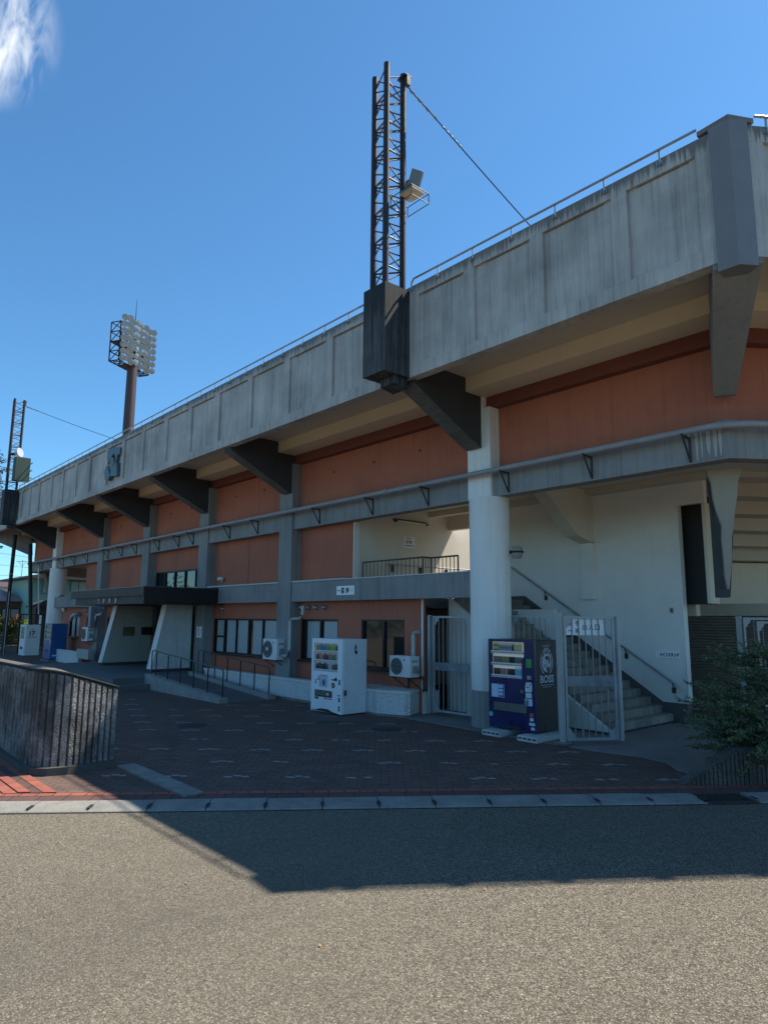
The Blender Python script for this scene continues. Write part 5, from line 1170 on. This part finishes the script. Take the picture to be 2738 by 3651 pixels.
# brown ribbed wall on the right
t = thing('planter_wall', 'dark brown ribbed concrete planter wall with a slanting end under the conifer', 'planter wall', (-3.8, 10.0, 0))
pA = Vector((-4.45, 9.36, 0)); u = Vector((.606, .7955, 0)); nv = Vector((-.7955, .606, 0))
Pk = [(0, 0), (0, .02), (.80, .475), (4.5, .475), (4.5, 0)]
b = B(); vs = []
for off in (0, .22): vs += [tuple(pA + u * s_ + nv * off + Vector((0, 0, z_))) for s_, z_ in Pk]
b.add(vs, [(0, 1, 2, 3, 4), (9, 8, 7, 6, 5)] + [(i, (i + 1) % 5, (i + 1) % 5 + 5, i + 5) for i in range(5)]); b.build('core', RIBR, t)
b = B(); s_ = .06
while s_ < 4.4:
    zt_ = min(.02 + s_ * .569, .475); zt2 = min(.02 + (s_ + .05) * .569, .475)
    if not (.95 < s_ < 1.0 ):
        a_ = pA + u * s_; c_ = pA + u * (s_ + .045); o_ = -nv * .018
        b.add([(a_.x, a_.y, .01), (c_.x, c_.y, .01), (c_.x + o_.x, c_.y + o_.y, .01), (a_.x + o_.x, a_.y + o_.y, .01), (a_.x, a_.y, zt_ - .02), (c_.x, c_.y, zt2 - .02), (c_.x + o_.x, c_.y + o_.y, zt2 - .02), (a_.x + o_.x, a_.y + o_.y, zt_ - .02)], [(0, 3, 2, 1), (4, 5, 6, 7), (0, 1, 5, 4), (1, 2, 6, 5), (2, 3, 7, 6), (3, 0, 4, 7)])
    s_ += .062
b.build('ribs', RIBR, t)
b = B(); pc = [pA + u * .8 + nv * .22, pA + u * 4.5 + nv * .22, pA + u * 4.5 + nv * 1.3, pA + u * 1.6 + nv * .9]; b.ext([(w_.x, w_.y) for w_ in pc], .0, .42, 'z'); b.build('soil', flat('dry_soil', (.07, .055, .045), .95, 0, .3, None, 9), t)
rk = random.Random(3)
for k, lab in enumerate(('pale grey rock lying lowest at the tip of the planter under the conifer', 'brown angular rock beside the trunk side of the conifer', 'small tan rock between the conifer and the slanting planter end')):
    pass

# ================================================================== TREES
def leaf_cloud(b, c, rad, n, size, rnd, flatz=1.0, long=1.0):
    cx, cy, cz = c
    for _ in range(n):
        while True:
            p = Vector((rnd.uniform(-1, 1), rnd.uniform(-1, 1), rnd.uniform(-1, 1)))
            if .15 < p.length < 1: break
        p = p * (p.length ** -.35); p = Vector((p.x * rad[0] + cx, p.y * rad[1] + cy, p.z * rad[2] + cz))
        a_ = Vector((rnd.gauss(0, 1), rnd.gauss(0, 1), rnd.gauss(0, flatz))).normalized(); c_ = a_.cross(Vector((rnd.gauss(0, 1), rnd.gauss(0, 1), rnd.gauss(0, 1)))).normalized()
        s_ = size * rnd.uniform(.6, 1.3)
        b.add([p - a_ * s_ * long, p + c_ * s_ * .35, p + a_ * s_ * long, p - c_ * s_ * .35], [(0, 1, 2, 3)])
rnd = random.Random(11)
ct = thing('conifer_shrub', 'dark green spreading conifer with long feathery branches behind the brown planter', 'tree', (-3.3, 10.75, .4))
BX, BY = -3.80, 10.92
tr = B(); tr.sweep([(BX, BY, .38), (BX - .04, BY, .8), (BX + .03, BY, 1.2), (BX + .02, BY, 1.7)], .05, 8)
fo = B()
def spray(b, q, sd, ln, rnd, w=.010):
    k = max(4, int(ln / .014))
    for j in range(k):
        r0 = q + sd * ln * (j / k); nd = (sd * .7 + Vector((rnd.gauss(0, .6), rnd.gauss(0, .6), rnd.gauss(0, .55)))).normalized()
        w_ = nd.cross(Vector((rnd.gauss(0, 1), rnd.gauss(0, 1), rnd.gauss(0, 1)))).normalized() * w; r1 = r0 + nd * rnd.uniform(.03, .06)
        b.add([r0, (r0 + r1) / 2 + w_, r1, (r0 + r1) / 2 - w_], [(0, 1, 2, 3)])
for k in range(250):
    a_ = rnd.uniform(0, 2 * pi); hz = rnd.choice((rnd.uniform(.35, 1.8), rnd.uniform(.2, 1.0))); ln = (1.30 - .55 * abs(hz - .85)) * rnd.uniform(.6, 1.08)
    p0_ = Vector((BX, BY, hz)); d_ = Vector((cos(a_), sin(a_), rnd.uniform(-.22, .34))).normalized()
    end = p0_ + d_ * ln; midp = p0_ + d_ * ln * .55 + Vector((0, 0, -.05))
    if end.z < .10: continue
    if k % 3 == 0: tr.tube([p0_, midp, end], .009, 4)
    for _ in range(int(30 * ln + 6)):
        f_ = rnd.uniform(.15, 1.02) ; q = p0_ + (end - p0_) * f_ + Vector((0, 0, -.05 * sin(pi * min(f_, 1))))
        side = Vector((-d_.y, d_.x, 0)).normalized() * rnd.choice((-1, 1))
        sd = (d_ * .85 + side * rnd.uniform(.2, .9) + Vector((0, 0, rnd.uniform(-.1, .45)))).normalized()
        spray(fo, q, sd, rnd.uniform(.06, .17) * (1.15 - .45 * f_), rnd)
tr.build('trunk', BARK, ct); fo.build('crown', NEED, ct)
for k, (x, y, r_, lab) in enumerate(((-4.35, 9.95, .10, 'pale rock lying lowest at the tip of the brown planter under the conifer'), (-4.12, 10.15, .13, 'brown angular rock higher up the planter slope under the conifer'))):
    b = B(); rr = random.Random(k); b.lathe((x, y, .03 + .12 * k), [(r_ * f * rr.uniform(.85, 1.1), h * r_) for f, h in ((.5, 0), (1, .3), (.9, .8), (.4, 1.1))], 7); tag(b.build('rock', concrete('rock_%d' % k, ((.30, .28, .25), (.16, .13, .10))[k], (.08, .07, .06), .2, 6, .9)), lab, 'rock')
# dark clipped conifer on the far left
def bush(name, lab, cat, c, rad, n, size, mat, seed, trunk=True, group=None, blobs=9):
    r_ = random.Random(seed); t = thing(name, lab, cat, (c[0], c[1], 0), 0, group)
    b = B()
    for k in range(blobs):
        o_ = (c[0] + r_.uniform(-.6, .6) * rad[0], c[1] + r_.uniform(-.6, .6) * rad[1], c[2] + r_.uniform(-.6, .6) * rad[2])
        leaf_cloud(b, o_, tuple(q * r_.uniform(.4, .6) for q in rad), n // blobs, size, r_)
    b.build('crown', mat, t)
    if trunk: B().cyl((c[0], c[1], 0), (c[0], c[1], c[2]), .09, 8, .04).build('trunk', BARK, t)
    return t
bush('layered_pine', 'dark layered garden pine at the left edge beside the white vending machine', 'tree', (-46.5, 10.5, 1.2), (1.0, 1.15, 1.05), 5200, .05, NEED2, 5)
for k, (x, y, rx, rz_, lab) in enumerate(((-56.9, 12.4, 1.2, 1.15, 'sunlit yellow-green bush nearest the dark garden pine'), (-56.3, 13.75, 1.2, 1.25, 'sunlit yellow-green bush seen through the dark railings'))):
    bush('sunlit_bush', lab, 'bush', (x, y, 1.25), (rx, 1.1, 1.1), 2600, .07, YELG, 20 + k, False, 'sunlit bushes beyond the far gate')
bush('flower_bush', 'bush with orange blossom between the sunlit green bushes', 'bush', (-55.2, 13.3, 2.0), (.4, .6, .35), 700, .05, flat('orange_blossom', (.42, .16, .06), .6, 0, .3), 33, False)
# big dark pine above the far end of the roof
t = thing('tall_pine', 'tall dark pine rising behind the far lattice mast at the left edge', 'tree', (-70.3, 13.0, 0)); r_ = random.Random(2); b = B(); tb = B(); tb.cyl((-70.3, 13.0, 0), (-70.3, 13.0, 17.0), .35, 8, .08)
for k in range(40):
    z_ = 8 + 9.5 * k / 40; a_ = r_.uniform(0, 2 * pi); ln = 2.6 * (1 - (z_ - 8) / 13) * r_.uniform(.6, 1.1); c_ = Vector((-70.3 + cos(a_) * ln, 13.0 + sin(a_) * ln, z_ + .2)); tb.cyl((-70.3, 13.0, z_ - .2), tuple(c_), .05, 5)
    leaf_cloud(b, tuple(c_), (1.0, 1.0, .28), 170, .13, r_, .5)
tb.build('trunk', BARK, t); b.build('crown', NEED2, t)

# ================================================================== FAR LEFT: FENCE, HOUSES, POLES
t = thing('metal_railing', 'dark railings across the gap beyond the far machines', 'railing', (-44.4, 11.5, 0))
b = B(); b.tube([(-44.7, 10.9, 2.3), (-44.05, 13.3, 2.3)], .03, 6); b.tube([(-44.7, 10.9, .2), (-44.05, 13.3, .2)], .03, 6); b.build('frame', BLKM, t); b = B(); barset(b, (-44.7, 10.9), (-44.05, 13.3), .2, 2.3, 18, .014); b.build('bars', BLKM, t)
B().box(-44.75, -44.65, 10.82, 10.9, 0, 2.35).build('post', BLKM, t); B().box(-44.1, -44.0, 12.1, 12.2, 0, 2.35).build('post', BLKM, t)
sign('notice_board', 'small pale notice board on the dark railings behind the blue vending machine', 'sign', (-43.9, -43.45, 11.7, 1.75, 2.25), [], extra=[(.15, .85, .66, .74, INK), (.15, .6, .50, .55, INK), (.15, .8, .36, .40, INK)])
b = thing('slat_fence', 'low fence of pale slats behind the dark garden pine', 'fence', (-50, 10.8, 0))
for k in range(5): B().box(-51.0, -48.6, 10.95, 11.0, .12 + .2 * k, .22 + .2 * k).build('slat', PIL, b)
for x in (-50.95, -48.7): B().box(x, x + .08, 11.001, 11.08, 0, 1.15).build('post', PIL, b)
p = thing('steel_pole', 'dark thick steel pole rising past the soffit at the far left', 'pole', (-43.9, 9.93, 0)); B().cyl((-43.9, 9.93, 0), (-43.86, 10.0, 6.9), .105, 16).build('shaft', RUST, p); B().cyl((-43.78, 9.93, 0), (-43.78, 9.95, 3.6), .022, 6).build('cable_guard', GALV, p); B().cyl((-43.88, 9.96, 4.6), (-43.88, 9.96, 4.64), .125, 16).build('band', GALV, p)
p = thing('steel_pole', 'black leaning pole standing beside the far end of the upper beam', 'pole', (-42.2, 10.95, 0)); B().cyl((-42.2, 10.98, 0), (-42.33, 10.45, 6.3), .11, 16).build('shaft', BLKM, p); B().cyl((-42.05, 11.15, 2.3), (-42.12, 10.95, 4.9), .03, 8).build('cable_guard', COLM, p)
p = thing('guy_wire', 'pale guy wire sloping in front of the green house', 'wire', (-43, 11, 2)); B().cyl((-42.1, 10.9, 2.6), (-41.0, 11.9, 3.95), .014, 6).build('wire', GALV, p)
HRED = flat('pink_metal_roof', (.40, .26, .27), .4, .2, .12, None, .8); HWALL = flat('cream_house_wall', (.62, .63, .56), .8, 0, .1); HBRN = flat('brown_house_wall', (.10, .07, .055), .8, 0, .2); GRN = flat('mint_house_wall', (.22, .44, .38), .75, 0, .08, None, .8); GRNT = flat('mint_trim', (.06, .22, .19), .6, 0, .1); RDK = flat('dark_roof', (.045, .05, .055), .6, 0, .15)
def house(lab, x, y, wx, wy, h, hr, wallm, roofm, wins, cat='house', ov=.5, axis='y', winm=GLD):
    t = thing('house', lab, cat, (x, y, 0))
    B().box(x - wx, x, y, y + wy, 0, h).build('wall', wallm, t)
    b = B()
    if axis == 'hip': 
        c_ = [(x - wx - ov, y - ov), (x + ov, y - ov), (x + ov, y + wy + ov), (x - wx - ov, y + wy + ov)]; rg_ = [(x - wx / 2, y + wy * .28), (x - wx / 2, y + wy * .72)]
        b.add([(*p_, h) for p_ in c_] + [(*p_, h + hr) for p_ in rg_], [(0, 1, 4), (1, 2, 5, 4), (2, 3, 5), (3, 0, 4, 5), (3, 2, 1, 0)])
    else: b.ext([(x - wx - ov, h - .05), (x + ov, h - .05), (x + ov, h + .08), (x - wx / 2, h + hr), (x - wx - ov, h + .08)], y - ov, y + wy + ov, 'y') if axis == 'y' else b.ext([(y - ov, h - .05), (y + wy + ov, h - .05), (y + wy + ov, h + .08), (y + wy / 2, h + hr), (y - ov, h + .08)], x - wx - ov, x + ov, 'x')
    b.build('roof', roofm, t)
    for (ya, yb, za, zb) in wins:
        f = B(); f.box(x + .002, x + .06, ya, yb, za, za + .07); f.box(x + .002, x + .06, ya, yb, zb - .07, zb); f.box(x + .002, x + .06, ya, ya + .07, za + .07, zb - .07); f.box(x + .002, x + .06, yb - .07, yb, za + .07, zb - .07); f.box(x + .002, x + .055, (ya + yb) / 2 - .03, (ya + yb) / 2 + .03, za + .07, zb - .07)
        o = f.build('window', GRNT if wallm is GRN else BLKM, t); B().box(x + .003, x + .03, ya + .07, yb - .07, za + .07, zb - .07).build('pane', winm, o)
    return t
house('single-storey house with a pink metal roof and dark walls at the left edge', -60.5, 7.0, 7, 7.9, 3.35, 1.5, HBRN, HRED, [(8.0, 10, 1, 2.3), (13.3, 14.6, 1.2, 2.8)], axis='hip', winm=CURT)
house('cream house with a long low pink roof behind the pink-roofed house', -73, 14.0, 8, 8.5, 5.0, .9, HWALL, HRED, [(17.6, 18.5, 3.7, 4.3)], axis='x')
house('two-storey mint green house with mint window frames seen past the far round column', -57.8, 14.7, 7, 9, 5.15, 1.1, GRN, RDK, [(15.4, 16.15, 3.95, 5.05), (17.5, 18.8, 4.15, 5.05)], axis='x', ov=.8, winm=flat('pale_house_glass', (.40, .55, .52), .2, 0, .1))
t = house('dark brown annex with a sloping roof in front of the mint green house', -54.0, 14.1, 1.3, 1.4, 2.9, .5, HBRN, RDK, [], axis='x', ov=.3)
t = thing('roof_antenna', 'thin television aerial standing against the sky beyond the houses', 'antenna', (-77.75, 18.65, 5)); B().cyl((-77.75, 18.65, 5.0), (-77.75, 18.65, 8.0), .035, 6).build('mast', GALV, t); B().tube([(-77.9, 18.1, 7.8), (-77.7, 19.1, 7.85)], .03, 6).build('boom', GALV, t); B().tube([(-77.83, 18.3, 7.8), (-77.75, 18.65, 7.3), (-77.72, 18.95, 7.8)], .02, 6).build('brace', GALV, t)
for k, (z0_, z1_, lab) in enumerate(((7.0, 6.5, 'highest'), (6.1, 5.75, 'middle'), (5.3, 5.1, 'lowest'))):
    t = thing('overhead_wire', lab + ' of the thin overhead wires crossing the sky at the far left', 'wire', (-58.5, 13, z0_), 0, 'overhead wires at the far left'); B().tube([(-59.5, 8.5, z0_ + .3), (-58.7, 12.4, z0_), (-58.2, 16.0, z1_ + .1)], .014, 4).build('wire', BLKM, t)
# little things lying about
for k, (x, y, lab) in enumerate(((-5.6, 2.8, 'tan fallen leaf on the sunlit road at left'), (-3.9, 4.6, 'pale bent leaf on the sunlit road near the shadow edge'), (-4.0, 3.0, 'small orange leaf on the sunlit road at lower middle'))):
    b = B(); b.T = Matrix.Translation((x, y, .008)) @ Matrix.Rotation(k * 1.3, 4, 'Z') @ Matrix.Scale(.55, 4); b.add([(-.04, 0, 0), (-.01, .016, .004), (.035, .004, .012), (-.005, -.014, .002)], [(0, 1, 2), (0, 2, 3)]); tag(b.build('fallen_leaf', flat('leaf_tan', (.40, .20, .07), .8)), lab, 'leaf', 'leaves on the road')

# wood across the road, behind the photographer: shades the facade's sky and shows in the window glass
r_ = random.Random(9); b = B()
for k in range(72):
    x = -190 + 3.2 * k + r_.uniform(-1.5, 1.5); y = -27 - r_.uniform(0, 6); h = r_.uniform(4, 7.5) * (1.25 if x < -70 else 1)
    leaf_cloud(b, (x, y, h * .52), (3.0, 2.6, h * .55), 150, .5, r_)
struct(b.build('opposite_wood', NEED2), 'stuff')

# grit and dry bits that gather along the kerb, on the road and round the planter
r_ = random.Random(21); b = B()
def bit(x, y, z, a):
    u1, u2 = r_.uniform(.4, 1.2) * a, r_.uniform(.3, .7) * a; t_ = r_.uniform(0, pi); c_, s_ = cos(t_), sin(t_)
    b.add([(x - u1 * c_, y - u1 * s_, z), (x + u2 * s_, y - u2 * c_, z), (x + u1 * c_, y + u1 * s_, z), (x - u2 * s_, y + u2 * c_, z), (x, y, z + a * .6)], [(0, 1, 4), (1, 2, 4), (2, 3, 4), (3, 0, 4)])
for _ in range(900):
    q = un(r_.uniform(-6.5, 9), OR_ + abs(r_.gauss(0, .09)), 0); bit(q[0], q[1], .001, r_.uniform(.003, .009))
for _ in range(260):
    q = un(r_.uniform(-6.5, 9), OB + r_.uniform(-.5, .35), 0); bit(q[0], q[1], .014, r_.uniform(.003, .010))
for _ in range(170):
    q = un(r_.uniform(-4, 5), OR_ + r_.uniform(.3, 7), 0); bit(q[0], q[1], .001, r_.uniform(.004, .012))
for _ in range(300): bit(r_.uniform(-21, -7), 10.55 + r_.uniform(-.35, .1), .006, r_.uniform(.004, .012))
struct(b.build('grit', flat('dry_grit', (.30, .24, .17), .95, 0, .45, None, 9)), 'stuff')
